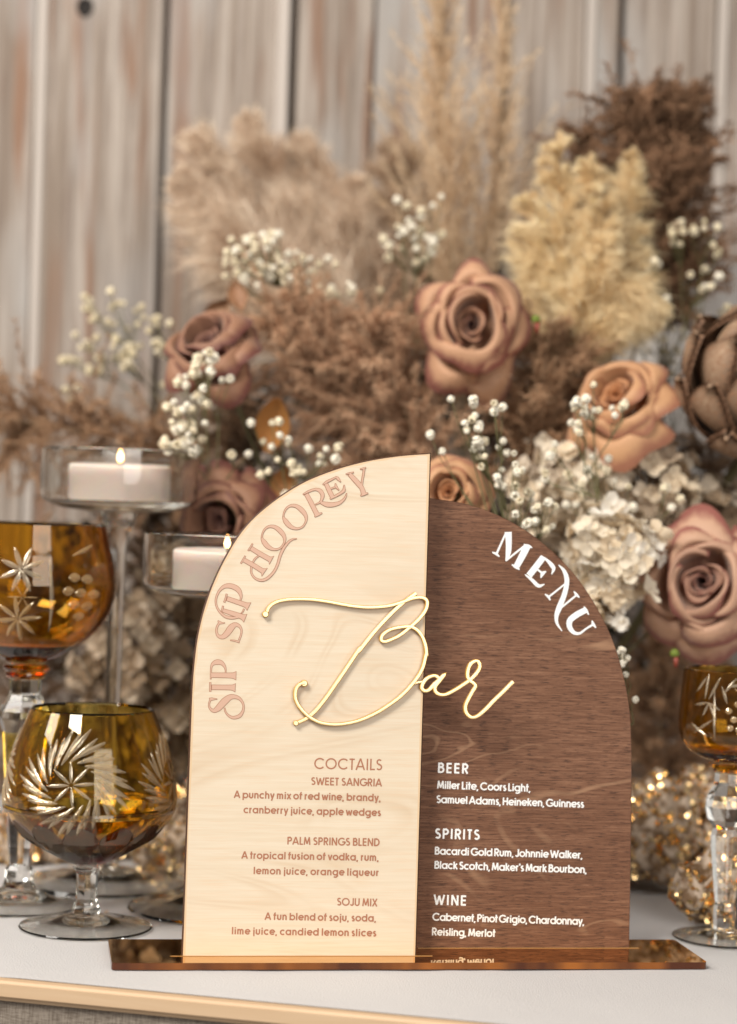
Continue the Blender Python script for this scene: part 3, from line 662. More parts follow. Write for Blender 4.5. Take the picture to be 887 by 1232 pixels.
# ledge where the bowl's facets start
prof = [(100.4 * Kb, zb_(974)), (102.6 * Kb, zb_(973)), (103.8 * Kb, zb_(969.5)), (103.2 * Kb, zb_(966)), (101.4 * Kb, zb_(965))]
obj('cut_band', lathe('cut_band', prof, M['glass'], 64, True, True), bb)
for k in range(12):                       # oval facets on the lower bowl
    a = FR + 2 * math.pi * k / 12 + 0.02
    add_leaf(bb, pb, (a - 0.26, zb_(1003)), (a + 0.26, zb_(1003)), 0.0108, 0.0012, 'facet', 'oval_facet')
def pinwheel(par, prof, a0, zc, rad, Rb, hs=1.15):
    Rb = Rb / hs
    for k in range(8):                    # inner star
        g = 2 * math.pi * k / 8 + 0.1
        add_leaf(par, prof, (a0 + 0.04 * rad * math.cos(g) / Rb, zc + 0.04 * rad * math.sin(g)), (a0 + 0.44 * rad * math.cos(g) / Rb, zc + 0.44 * rad * math.sin(g)), 0.0011, 0.0005)
    nq = 36
    for k in range(nq):                   # outer swirl
        g = 2 * math.pi * k / nq; g2 = g - 0.62; r0_, r1_ = (0.50, 1.0 + 0.10 * math.sin(4 * g)) if k % 2 else (0.42, 0.93 + 0.08 * math.sin(4 * g))
        add_leaf(par, prof, (a0 + r0_ * rad * math.cos(g) / Rb, zc + r0_ * rad * math.sin(g)), (a0 + r1_ * rad * math.cos(g2) / Rb, zc + r1_ * rad * math.sin(g2)), 0.0016, 0.0009)
pinwheel(bb, pb, FR - 0.09, zb_(932), 60 * Kb, 99 * Kb)
pinwheel(bb, pb, FR + 1.42, zb_(934), 56 * Kb, 99 * Kb); pinwheel(bb, pb, FR - 1.60, zb_(934), 56 * Kb, 99 * Kb)
st = [(0.0, zb_(1041.5)), (14 * Kb, zb_(1041.5)), (18 * Kb, zb_(1043)), (15 * Kb, zb_(1047)), (13.2 * Kb, zb_(1051)), (12.5 * Kb, zb_(1070)), (14 * Kb, zb_(1084)), (17.5 * Kb, zb_(1093)), (17 * Kb, zb_(1098)), (0, zb_(1098.5))]
obj('stem', lathe('stem', st, M['glass'], 8, False), brandy)
def foot(par, r0, r1, z0, th=0.0022):
    T = [(r1, 0.0010), (r1 * 0.985, th), (r1 * 0.8, th + (z0 - th) * 0.12), (r1 * 0.5, th + (z0 - th) * 0.40), (max(r0 * 1.25, r1 * .3), z0 * 0.86), (r0, z0), (0, z0)]
    P = [(0, z0 - 0.0042), (r1 * .22, z0 * .70 - 0.001), (r1 * 0.5, max(.0006, th + (z0 - th) * 0.40 - th * .9)), (r1 * 0.8, max(0.0004, (z0 - th) * 0.12 + .0002)), (r1 * 0.97, 0.0)] + T
    return obj('foot', lathe('foot', P, M['glass'], 64), par)
foot(brandy, 17 * Kb, 80 * Kb, zb_(1098.8), 0.0018)
for ch in brandy.children: pass

# tall left goblet
ft2 = on_z(22, 1090); Y2 = ft2.y; K2 = Y2 / FPX; z2 = lambda y: at(32, y, Y2).z
gob = thing('wine_goblet', 'tall amber wine goblet with star and grape cuts at the left edge', 'goblet', (ft2.x, ft2.y, 0))
out2 = [(6 * K2, z2(797)), (24 * K2, z2(795)), (50 * K2, z2(783)), (80 * K2, z2(760)), (98 * K2, z2(733)), (104 * K2, z2(706)), (102 * K2, z2(680)), (96 * K2, z2(655)), (90 * K2, z2(630))]
b2, p2 = shell('bowl', out2, 0.0026, M['amber_dark'], gob, 0.009)
def star(par, prof, cx, cy, rad, Kf, zf, n=8, w=0.0012, mt='cut', a_off=0.0, Rr=None):
    Rr = Rr or float(np.interp(zf(cy), [q[1] for q in prof], [q[0] for q in prof]))
    a0 = FR + math.asin(max(-.98, min(.98, cx * Kf / Rr)))
    for k in range(n):
        g = 2 * math.pi * k / n + a_off; c_ = math.cos(g) / math.cos(a0 - FR) if abs(math.cos(a0 - FR)) > .3 else math.cos(g)
        add_leaf(par, prof, (a0 + 0.05 * rad * Kf * c_ / Rr, zf(cy) + 0.05 * rad * Kf * math.sin(g)), (a0 + rad * Kf * c_ / Rr, zf(cy) + rad * Kf * math.sin(g)), w, 0.0006, mt)
def spear(par, prof, x0, y0, x1, y1, Kf, zf, w, mt='cut'):
    def an(x, y):
        rr = float(np.interp(zf(y), [q[1] for q in prof], [q[0] for q in prof])); return FR + math.asin(max(-.98, min(.98, x * Kf / rr)))
    add_leaf(par, prof, (an(x0, y0), zf(y0)), (an(x1, y1), zf(y1)), w, 0.0006, mt)
star(b2, p2, 8, 682, 27, K2, z2, 8, 0.0017, 'cut', 0.39); star(b2, p2, 4, 740, 27, K2, z2, 8, 0.0016, 'cut_soft', 0.1)
spear(b2, p2, -27, 752, -23, 672, K2, z2, 0.0014); spear(b2, p2, 37, 755, 38, 670, K2, z2, 0.0014)
star(b2, p2, 10, 714, 18, K2, z2, 6, 0.0005, 'cut_soft')
for i, (gx, gy) in enumerate([(66, 690), (79, 692), (60, 706), (73, 708), (86, 710), (66, 722), (79, 724), (70, 736)]):
    spear(b2, p2, gx - 6, gy, gx + 6, gy, K2, z2, 0.0030, 'cut_soft')
spear(b2, p2, 62, 665, 82, 652, K2, z2, 0.0014, 'cut_soft'); star(b2, p2, -60, 665, 22, K2, z2, 7, 0.0014)
obj('collar', lathe('collar', [(0, z2(798)), (26 * K2, z2(799)), (29 * K2, z2(803)), (24 * K2, z2(808)), (25 * K2, z2(812)), (21 * K2, z2(816)), (0, z2(817))], M['collar'], 32), gob)
st = [(0, z2(817.5)), (19 * K2, z2(817.5)), (19 * K2, z2(835)), (31 * K2, z2(855)), (32 * K2, z2(862)), (26 * K2, z2(880)), (15 * K2, z2(1020)), (13 * K2, z2(1040)), (17 * K2, z2(1046)), (17 * K2, z2(1058)), (20 * K2, z2(1066)), (0, z2(1066.5))]
obj('stem', lathe('stem', st, M['glass'], 8, False), gob)
foot(gob, 20 * K2, 74 * K2, z2(1067), 0.0018)

# right goblet
ft3 = on_z(873, 1129); Y3 = ft3.y; K3 = Y3 / FPX; z3 = lambda y: at(880, y, Y3).z
cord = thing('cordial_glass', 'small amber cut wine glass on a tall clear stem right of the sign', 'wine glass', (ft3.x, ft3.y, 0))
out3 = [(6 * K3, z3(918)), (22 * K3, z3(916)), (40 * K3, z3(910)), (56 * K3, z3(899)), (63 * K3, z3(884)), (65 * K3, z3(868)), (63.5 * K3, z3(840)), (60 * K3, z3(806))]
b3, p3 = shell('bowl', out3, 0.0020, M['amber_dark'], cord, 0.006)
for dx_, dy_, x_, y_ in ((-50, 830, -40, 812), (-42, 838, -38, 808), (-38, 838, -26, 812), (-52, 846, -38, 842), (-38, 842, -26, 850), (-38, 842, -44, 858), (-38, 842, -30, 862), (-55, 868, -38, 882), (-52, 880, -34, 862), (-32, 825, -30, 885), (-22, 830, -8, 812), (-18, 822, 5, 818), (-24, 822, -18, 842), (-10, 824, 12, 836)):
    spear(b3, p3, dx_, dy_, x_, y_, K3, z3, 0.0009)
for gx, gy in ((-16, 850), (-6, 842), (4, 850), (-10, 860), (2, 862), (-4, 872), (-14, 870)): spear(b3, p3, gx - 4, gy, gx + 4, gy, K3, z3, 0.002, 'cut_soft')
obj('collar', lathe('collar', [(0, z3(919)), (20 * K3, z3(920)), (23 * K3, z3(924)), (21 * K3, z3(928)), (0, z3(929))], M['collar'], 32), cord)
st = [(0, z3(929.5)), (19 * K3, z3(930)), (20 * K3, z3(944)), (27 * K3, z3(956)), (30 * K3, z3(970)), (26 * K3, z3(986)), (19 * K3, z3(996)), (22 * K3, z3(1004)), (21 * K3, z3(1020)), (15 * K3, z3(1080)), (14 * K3, z3(1086)), (16 * K3, z3(1094)), (15 * K3, z3(1118)), (0, z3(1119))]
obj('stem', lathe('stem', st, M['glass'], 10, False), cord)
foot(cord, 16 * K3, 64 * K3, z3(1119.5), 0.0016)

# tall clear candle holders with tealights
wax = mat('white_wax', (0.86, 0.73, 0.66), 0.5); B(wax).inputs['Subsurface Weight'].default_value = 0.6; B(wax).inputs['Subsurface Radius'].default_value = (1, .5, .3); B(wax).inputs['Subsurface Scale'].default_value = 0.006
fm = bpy.data.materials.new('flame'); fm.use_nodes = True; nt = fm.node_tree; nt.nodes.remove(nt.nodes['Principled BSDF'])
em = nt.nodes.new('ShaderNodeEmission'); em.inputs[1].default_value = 10
tcn = nt.nodes.new('ShaderNodeTexCoord'); sp = nt.nodes.new('ShaderNodeSeparateXYZ'); nt.links.new(tcn.outputs['Generated'], sp.inputs[0])
rp = nt.nodes.new('ShaderNodeValToRGB'); rp.color_ramp.elements[0].color = (1, .45, .12, 1); rp.color_ramp.elements[1].color = (1, .42, .08, 1)
e_ = rp.color_ramp.elements.new(0.4); e_.color = (1, .78, .42, 1); nt.links.new(sp.outputs[2], rp.inputs[0]); nt.links.new(rp.outputs[0], em.inputs[0]); nt.links.new(em.outputs[0], nt.nodes['Material Output'].inputs[0])
wick_m = mat('burnt_wick', (0.02, 0.015, 0.01), 0.9)
def holder(cx, fy, rim_y, base_y, label, clabel, flame_s):
    f = on_z(cx, fy); Y = f.y; K = 1.46 / FPX
    cx2 = cx + (fy - rim_y) * math.tan(ROLL); zz = lambda y: at(cx2, y, Y).z
    t = thing('candle_holder', label, 'candle holder', (f.x, f.y, 0), 'tall clear glass candle holders')
    rim, bs = zz(rim_y), zz(base_y); Rr = 95 * K; th = 0.0024
    P = [(0, bs - 0.0075), (Rr * 0.35, bs - 0.0072), (Rr * 0.70, bs - 0.0050), (Rr * 0.93, bs - 0.0005), (Rr, bs + 0.0065), (Rr, rim - 0.001), (Rr - th / 2, rim), (Rr - th, rim - 0.001), (Rr - th, bs + 0.005), (Rr * 0.93, bs + 0.0012), (0, bs + 0.001)]
    P = P[:1] + [tuple(p) for p in cr(P[1:6], 3)] + P[6:]
    obj('cup', lathe('cup', P, M['glass'], 64), t)
    z1 = bs - 0.0076
    P = [(0, z1), (24 * K, z1), (20 * K, z1 - 0.004), (14 * K, z1 - 0.012), (11 * K, z1 - 0.03), (9.5 * K, z1 - 0.08), (9.5 * K, 0.05), (11 * K, 0.022), (15 * K, 0.0125), (0, 0.0125)]
    obj('stem', lathe('stem', P, M['glass'], 32), t)
    foot(t, 15 * K, 100 * K, 0.0123, 0.0026)
    c = thing('tealight', clabel, 'candle', (f.x, f.y, bs + 0.0013), 'lit tealights')
    cr_ = 0.0358; ch_ = 0.0232
    obj('wax', lathe('wax', [(0, 0), (cr_ - .001, 0), (cr_, .001), (cr_, ch_ - .0015), (cr_ - .0015, ch_), (cr_ - .004, ch_ - .0005), (0.008, ch_ - .0015), (0, ch_ - .0018)], wax, 48), c)
    V, F = tube([(0, 0, ch_ - .002), (0.0003, 0, ch_ + .002), (-0.0004, 0, ch_ + .005)], 0.0007); obj('wick', mesh_from('wick', V, F, [wick_m]), c)
    fl_ = lathe('flame', [(0, 0), (0.0016, .001), (0.0028, .004), (0.0027, .007), (0.0018, .011), (0.0008, .0145), (0, .0165)], fm, 16)
    fo = obj('flame', fl_, c); fo.location = (0, 0, ch_ + .0012); fo.scale = (flame_s,) * 3
    return t, c
holder(128, 1063, 541, 604, 'tallest clear glass candle holder, behind the amber wine goblet', 'white tealight burning in the tallest glass holder', 0.74)
holder(259, 1094, 643, 709, 'shorter clear glass candle holder half hidden behind the sign', 'white tealight burning in the shorter glass holder', 0.66)

# ------------------------------------------------------------------ dried plumes
def plume(name, label, cat, base, tip, hw, Y, cols, m=140, k=70, hair=0.014, spread=0.55, droop=0.35, curl=0.0, seed=1, env='pampas', Yt=None, bend=0.0, wid=0.00042, group=None, wander=0.25):
    g = np.random.default_rng(seed)
    b = np.array(at(*base, Y)); t = np.array(at(*tip, Yt or Y)); ax = t - b; Ln = np.linalg.norm(ax); ax = ax / Ln
    hwm = hw * Y / FPX
    side = np.cross(ax, [0, 1, 0]); side /= np.linalg.norm(side)
    def spine(s): return b + np.outer(s, ax) * Ln + np.outer(np.sin(np.pi * s) * bend * Ln, side)
    s = g.uniform(0.04, 1, m) ** (1.5 if env == 'tall' else 0.9)
    if env == 'pampas': ev = np.sin(np.pi * np.clip(s * 0.85 + 0.12, 0, 1)) ** 0.7 * (1 - 0.45 * s)
    elif env == 'tall': ev = (1 - s) ** 1.25 * np.clip(s * 5, 0.3, 1) + 0.05
    elif env == 'feather': ev = (1 - s) ** 0.75 * 0.95 + 0.03
    else: ev = np.sin(np.pi * np.clip(s * 0.8 + 0.14, 0, 1)) ** 0.5
    phi = g.uniform(0, 2 * np.pi, m); n2 = np.cross(ax, side)
    rad = np.cos(phi)[:, None] * side + np.sin(phi)[:, None] * n2 * 0.7
    bl = hwm * ev * g.uniform(0.6, 1.25, m) + 0.004
    dirn = rad * spread + ax * (1 - spread * 0.6) + g.normal(0, 0.12, (m, 3)); dirn /= np.linalg.norm(dirn, axis=1)[:, None]
    lenb = bl / max(0.35, spread) 
    o0 = spine(s)
    J = 6; q = np.linspace(0, 1, J)                      # branch curves
    wv = g.normal(0, wander, (m, 3)); Pb = o0[:, None, :] + dirn[:, None, :] * (lenb[:, None, None] * q[None, :, None]) \
        + wv[:, None, :] * (lenb[:, None, None] * (q ** 2)[None, :, None] * 0.6)
    Pb[:, :, 2] -= droop * lenb[:, None] * (q ** 2)[None, :]
    # hairs along the branches
    bi = np.repeat(np.arange(m), k); u = g.uniform(0.02, 1, m * k); fi = u * (J - 1); i0 = np.minimum(fi.astype(int), J - 2); fr = fi - i0
    P0 = Pb[bi, i0] * (1 - fr)[:, None] + Pb[bi, i0 + 1] * fr[:, None]; T = Pb[bi, i0 + 1] - Pb[bi, i0]; T /= np.linalg.norm(T, axis=1)[:, None] + 1e-9
    nh = m * k; rd = g.normal(0, 1, (nh, 3)); rd -= (rd * T).sum(1)[:, None] * T; rd /= np.linalg.norm(rd, axis=1)[:, None] + 1e-9
    hl = hair * g.uniform(0.45, 1.2, nh) * (1 - 0.35 * u)
    if env in ('tall', 'feather'): hl = hl * (0.30 + 0.70 * np.minimum(1, ev / 0.7))[bi]
    d0 = T * 0.85 + rd * 0.55; d1 = T * (0.85 - curl) + rd * (0.35 + curl) + g.normal(0, 0.2 + curl, (nh, 3))
    P1 = P0 + d0 * hl[:, None] * 0.5; P2 = P1 + d1 * hl[:, None] * 0.5; P2[:, 2] -= hl * 0.18
    sd = np.cross(T, g.normal(0, 1, (nh, 3))); sd /= np.linalg.norm(sd, axis=1)[:, None] + 1e-9; sd = sd * wid
    V = np.stack([P0 - sd, P0 + sd, P1 - sd * .8, P1 + sd * .8, P2 - sd * .2, P2 + sd * .2], 1).reshape(-1, 3)
    ba = np.arange(nh) * 6
    F = np.concatenate([np.stack([ba, ba + 1, ba + 3, ba + 2], 1), np.stack([ba + 2, ba + 3, ba + 5, ba + 4], 1)])
    tn = np.repeat(np.clip(g.normal(0.5, 0.18, m)[bi] + g.normal(0, 0.18, nh) + (u - .5) * 0.4, 0, 1), 6)
    root = thing(name, label, cat, tuple(b), group)
    mt = tone_mat(name + '_fluff', cols[0], cols[1], 0.9, 0.22)
    me = np_mesh('fluff', V - b, F, mt, tn, False); fo = obj('fluff', me, root); fo['kind'] = 'stuff'
    # branch twigs + stalk
    parts = []
    gb = np.array((0.03 + 0.05 * (seed % 3), 1.72, 0.0)); sp_ = [tuple(x - b) for x in spine(np.linspace(0.85, 0, 8))]
    dn = gb - b; sp_ += [tuple(dn * 0.35 + np.array([0, .0, -0.01])), tuple(dn)] if b[2] > 0.03 else []
    parts.append(tube(sp_, 0.0007, 5, 0.0016))
    for i in range(0, m, 3): parts.append(tube([tuple(x - b) for x in Pb[i]], 0.0003, 3))
    V2, F2 = join_geo(parts)
    obj('stalk', mesh_from('stalk', V2, F2, [STALK]), root)
    return root
STALK = mat('dry_stalk', (0.28, 0.19, 0.11), 0.8)
beige = ((0.62, 0.45, 0.32), (0.88, 0.76, 0.62)); tan = ((0.60, 0.42, 0.26), (0.88, 0.72, 0.52)); yel = ((0.76, 0.55, 0.29), (0.98, 0.87, 0.62))
dbr = ((0.09, 0.05, 0.028), (0.38, 0.22, 0.13)); mbr = ((0.19, 0.105, 0.058), (0.60, 0.38, 0.23)); cop = ((0.28, 0.155, 0.09), (0.74, 0.49, 0.32)); fbr = ((0.07, 0.043, 0.026), (0.28, 0.17, 0.10))
GP = 'dried grass plumes in the arrangement'
for i_, (tx, ty, bx, hw_, Yp, lb) in enumerate([(230, 222, 470, 48, 1.72, 'lowest beige pampas plume of the fan, sweeping to the far left'), (244, 166, 480, 50, 1.75, 'longest beige pampas plume of the fan, leaning up to the left'), (306, 156, 485, 50, 1.77, 'beige pampas plume in the middle of the leaning fan'),
        (368, 180, 490, 48, 1.79, 'beige pampas plume of the fan, second from its upright end'), (428, 235, 495, 46, 1.78, 'most upright beige pampas plume of the fan'), (270, 262, 470, 50, 1.70, 'short beige pampas plume below the fan, behind the dense cream blossoms')]):
    plume('pampas_plume', lb, 'pampas grass', (bx, 450), (tx, ty), hw_, Yp, beige, m=150, k=90, hair=0.040, spread=0.34, droop=0.06, wander=0.08, wid=0.00034, seed=61 + i_, env='feather', group=GP, bend=0.06)
plume('pampas_plume', 'narrow tall tan plume reaching the top of the photo', 'pampas grass', (550, 430), (524, -40), 80, 1.70, tan, 190, 60, 0.022, 0.30, 0.03, wander=0.1, wid=0.00032, seed=4, env='tall', group=GP)
plume('pampas_plume', 'tall tan plume beside the topmost one, bending right', 'pampas grass', (552, 430), (604, -10), 70, 1.71, tan, 120, 60, 0.022, 0.30, 0.03, wander=0.1, wid=0.00032, seed=5, env='tall', group=GP, bend=-0.04)
plume('pampas_plume', 'soft brown-beige plume filling below the tall tan pair', 'pampas grass', (520, 460), (480, 190), 58, 1.78, ((0.42, 0.29, 0.19), (0.68, 0.52, 0.38)), 90, 70, 0.024, 0.5, 0.1, seed=6, group=GP)
for i_, (tx, ty, bx, by, hw_, Yp, lb) in enumerate([(674, 172, 705, 440, 30, 1.60, 'tallest yellow-cream plume right of the top rose'), (708, 200, 712, 450, 30, 1.59, 'yellow-cream plume just right of the tallest yellow one'), (636, 240, 695, 450, 30, 1.61, 'yellow-cream plume leaning left behind the top rose'),
        (758, 192, 715, 430, 27, 1.62, 'yellow-cream plume leaning right onto the dark brown plume'), (728, 290, 700, 470, 28, 1.57, 'short pale yellow plume in front of the other yellow ones'), (785, 372, 700, 330, 24, 1.58, 'drooping yellow-cream plume hanging above the orange rose')]):
    plume('pampas_plume', lb, 'pampas grass', (bx, by), (tx, ty), hw_, Yp, yel, m=110, k=90, hair=0.026, spread=0.5, droop=0.22, curl=0.08, wander=0.22, wid=0.00034, seed=81 + i_, env='feather', group=GP, bend=0.04 * (-1) ** i_)
plume('reed_plume', 'dark brown curly reed plume right behind the yellow plumes', 'dried reed', (765, 420), (772, 128), 50, 1.66, dbr, 260, 110, 0.012, 0.8, 0.12, curl=0.6, wid=0.0008, seed=10, env='full', group=GP, wander=0.9)
plume('reed_plume', 'dark brown curly reed plume farthest right, beside the other dark one', 'dried reed', (800, 420), (822, 120), 42, 1.68, dbr, 210, 110, 0.012, 0.8, 0.12, curl=0.6, wid=0.0008, seed=40, env='full', group=GP, wander=0.7)
plume('reed_plume', 'small dark brown reed tuft left of the curly dark plume', 'dried reed', (735, 260), (700, 160), 30, 1.67, dbr, 50, 130, 0.012, 0.85, 0.15, curl=0.5, seed=11, env='full', group=GP, wander=0.9)
plume('reed_plume', 'dusty brown reed plume lying low at the left edge', 'dried reed', (300, 555), (-40, 495), 74, 1.62, mbr, 150, 120, 0.013, 0.8, 0.1, curl=0.4, seed=12, env='full', group=GP, wander=0.5)
plume('reed_plume', 'copper brown reed plume above the pale panel', 'dried reed', (480, 590), (345, 385), 66, 1.58, cop, 170, 120, 0.014, 0.7, 0.15, curl=0.3, seed=13, env='full', group=GP, wander=0.5)
plume('reed_plume', 'copper brown reed plume between the pale panel and the top rose', 'dried reed', (530, 600), (445, 395), 66, 1.56, cop, 130, 110, 0.014, 0.75, 0.15, curl=0.3, seed=14, env='full', group=GP, wander=0.5)
plume('reed_plume', 'brown reed plume right beneath the top rose', 'dried reed', (620, 600), (672, 410), 62, 1.56, mbr, 120, 110, 0.012, 0.8, 0.15, curl=0.4, seed=15, env='full', group=GP, wander=0.5)
plume('reed_plume', 'shadowy brown reed plume behind the small stemmed glass', 'dried reed', (800, 1010), (790, 790), 70, 1.66, mbr, 130, 110, 0.014, 0.8, 0.2, curl=0.3, seed=16, env='full', group=GP, wander=0.5)
plume('reed_plume', 'brown reed plume at the right edge above the sequin cloth', 'dried reed', (880, 1000), (890, 800), 60, 1.68, mbr, 90, 100, 0.014, 0.8, 0.2, curl=0.3, seed=17, env='full', group=GP, wander=0.5)
plume('reed_plume', 'dark brown reed plume behind the two candle holders', 'dried reed', (190, 960), (205, 620), 70, 1.70, fbr, 140, 110, 0.014, 0.8, 0.2, curl=0.3, seed=18, env='full', group=GP, wander=0.5)
plume('reed_plume', 'dark brown reed plume behind the tall amber goblet', 'dried reed', (60, 1000), (40, 690), 76, 1.72, fbr, 130, 110, 0.014, 0.8, 0.2, curl=0.3, seed=19, env='full', group=GP, wander=0.5)
plume('reed_plume', 'very dark reed plume under the dried artichoke', 'dried reed', (850, 700), (850, 540), 62, 1.62, fbr, 90, 110, 0.012, 0.8, 0.2, curl=0.3, seed=20, env='full', group=GP, wander=0.5)
plume('reed_plume', 'brown reed plume at the centre behind the sign', 'dried reed', (470, 980), (480, 620), 110, 1.68, mbr, 130, 100, 0.014, 0.8, 0.2, curl=0.3, seed=21, env='full', group=GP, wander=0.5)
plume('reed_plume', 'dark brown tuft just below the left rose', 'dried reed', (300, 620), (290, 480), 52, 1.62, fbr, 70, 110, 0.012, 0.8, 0.2, curl=0.3, seed=22, env='full', group=GP, wander=0.5)
plume('reed_plume', 'brown reed plume crossing behind the orange rose', 'dried reed', (760, 640), (620, 500), 60, 1.66, fbr, 90, 110, 0.012, 0.8, 0.2, curl=0.3, seed=23, env='full', group=GP, wander=0.5)

# added leafy filler, coloured dark to give the shade between the flowers
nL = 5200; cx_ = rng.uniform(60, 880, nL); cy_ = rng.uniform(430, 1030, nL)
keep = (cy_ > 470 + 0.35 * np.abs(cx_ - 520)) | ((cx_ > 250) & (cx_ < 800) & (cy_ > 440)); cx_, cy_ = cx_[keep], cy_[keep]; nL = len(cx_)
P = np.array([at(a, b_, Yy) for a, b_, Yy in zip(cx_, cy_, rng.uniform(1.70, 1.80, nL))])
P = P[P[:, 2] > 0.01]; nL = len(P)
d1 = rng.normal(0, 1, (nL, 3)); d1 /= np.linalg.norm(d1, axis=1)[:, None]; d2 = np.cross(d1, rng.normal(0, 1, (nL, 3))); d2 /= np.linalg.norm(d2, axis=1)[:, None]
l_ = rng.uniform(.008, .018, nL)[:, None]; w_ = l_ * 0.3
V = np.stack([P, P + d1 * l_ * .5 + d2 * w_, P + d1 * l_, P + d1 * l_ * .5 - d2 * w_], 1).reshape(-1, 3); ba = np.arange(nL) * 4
fo = obj('filler_foliage', np_mesh('filler_foliage', V, np.stack([ba, ba + 1, ba + 2, ba + 3], 1), tone_mat('gap_shade_leaves', (0.022, 0.022, 0.012), (0.085, 0.06, 0.034), 0.8), np.repeat(rng.uniform(0, 1, nL), 4), False))
fo['kind'] = 'stuff'; tag(fo, 'mass of added filler leaves, dark olive-brown to shade the gaps deep inside the arrangement', 'foliage')

# ------------------------------------------------------------------ roses
def rose_mat(name, base, edge_, inner):
    m = mat(name, base, 0.6); B(m).inputs['Sheen Weight'].default_value = 0.15
    a = N(m, 'ShaderNodeAttribute', attribute_name='tone'); nn = noise_n(m, (170, 170, 45), 1, 4)
    add = N(m, 'ShaderNodeMath', operation='ADD'); L(m, a, 'Fac', add, 0)
    mu = N(m, 'ShaderNodeMath', operation='MULTIPLY_ADD'); L(m, nn, 'Fac', mu, 0); mu.inputs[1].default_value = 0.5; mu.inputs[2].default_value = -0.25; L(m, mu, 0, add, 1)
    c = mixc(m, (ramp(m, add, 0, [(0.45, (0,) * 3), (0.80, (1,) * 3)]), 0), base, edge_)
    b_ = N(m, 'ShaderNodeAttribute', attribute_name='heart_shade'); c = mixc(m, (b_, 'Fac'), c, inner)  # burgundy heart colour, with gap shade painted into petal bases and inner rings
    setc(m, c); nt = m.node_tree; t = N(m, 'ShaderNodeBsdfTranslucent'); nt.links.new(c[0].outputs[c[1]], t.inputs['Color'])
    mx = N(m, 'ShaderNodeMixShader'); mx.inputs[0].default_value = 0.18
    nt.links.new(B(m).outputs[0], mx.inputs[1]); nt.links.new(t.outputs[0], mx.inputs[2]); nt.links.new(mx.outputs[0], nt.nodes['Material Output'].inputs['Surface'])
    return m
def petal_mesh(t, k, g, mt, size, openness):
    NU, NV = 20, 14; V = []; T = []; D = []
    if t < 0.42: rt = 0.0028 + 0.021 * t; zt = 0.0215 + 0.009 * t; rb = 0.002 + 0.004 * t; pw = 0.8; cl = 0.0012
    elif t < 0.66: rt = 0.0178 + 0.024 * (t - 0.42) + g.uniform(-.001, .0015); zt = 0.0325 - 0.010 * (t - 0.42); rb = 0.0115; pw = 0.55; cl = 0.0042
    elif t < 0.84: rt = 0.0262 + 0.022 * (t - 0.66) + g.uniform(-.001, .002); zt = 0.0285 - 0.030 * (t - 0.66) * openness; rb = 0.0155; pw = 0.6; cl = 0.0085
    else: rt = 0.0320 + 0.030 * (t - 0.84) + g.uniform(-.001, .003); zt = 0.0195 - 0.050 * (t - 0.84) * openness; rb = 0.015; pw = 0.75; cl = 0.0100
    cl *= g.uniform(.6, 1.25) * 0.85; fold = g.uniform(-.6, .6); s1_, s2_ = g.uniform(0, 6, 2)
    hwid = 1.75 - 0.85 * t
    for j in range(NV + 1):
        v = j / NV
        for i in range(NU + 1):
            u = -1 + 2 * i / NU
            ht = 1 - (0.34 + (0.10 if t > .7 else 0)) * abs(u) ** (2.6 if t < .7 else 1.9) + 0.05 * t * math.sin(u * 3.1 + s1_)
            vv = v * ht; wv = math.sin(min(1, 0.22 + v * 0.9) * math.pi * 0.58) / 0.97
            r = rb * min(1, .3 + v * 3) + (rt - rb) * (vv ** pw) + 0.0012 * u * (1 if t < 0.4 else 0.4)      # one side tucks in, giving the spiral
            z = zt * math.sin(vv * math.pi / 2) ** 0.9
            c0 = max(0, v - 0.80) / 0.20
            r += cl * (c0 ** 1.3 - 0.25 * c0 ** 4) * (1 + fold * u); z -= cl * (0.9 + .5 * t) * c0 ** 1.8 * (1 + .8 * fold * u)
            if t > 0.45: tip = math.exp(-(u * 3.2) ** 2) * c0 ** 2; r += 0.0048 * tip; z -= 0.004 * tip     # pointed lip
            r += 0.0034 * t * math.sin(u * 4.5 + s2_) * v * v; z += 0.0025 * t * math.sin(u * 5.5 + s1_) * v * v; a = u * hwid * wv
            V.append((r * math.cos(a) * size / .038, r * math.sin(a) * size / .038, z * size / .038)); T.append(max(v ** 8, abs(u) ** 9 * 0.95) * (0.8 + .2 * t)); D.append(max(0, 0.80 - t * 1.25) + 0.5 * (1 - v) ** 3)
    F = [(j * (NU + 1) + i, j * (NU + 1) + i + 1, (j + 1) * (NU + 1) + i + 1, (j + 1) * (NU + 1) + i) for j in range(NV) for i in range(NU)]
    me = mesh_from('petal', V, F, [mt], True)
    for nm, dat in (('tone', T), ('heart_shade', D)): a = me.attributes.new(nm, 'FLOAT', 'POINT'); a.data.foreach_set('value', np.clip(dat, 0, 1).astype(np.float32))
    return me
CALYX = mat('dry_green_calyx', (0.10, 0.085, 0.035), 0.8)
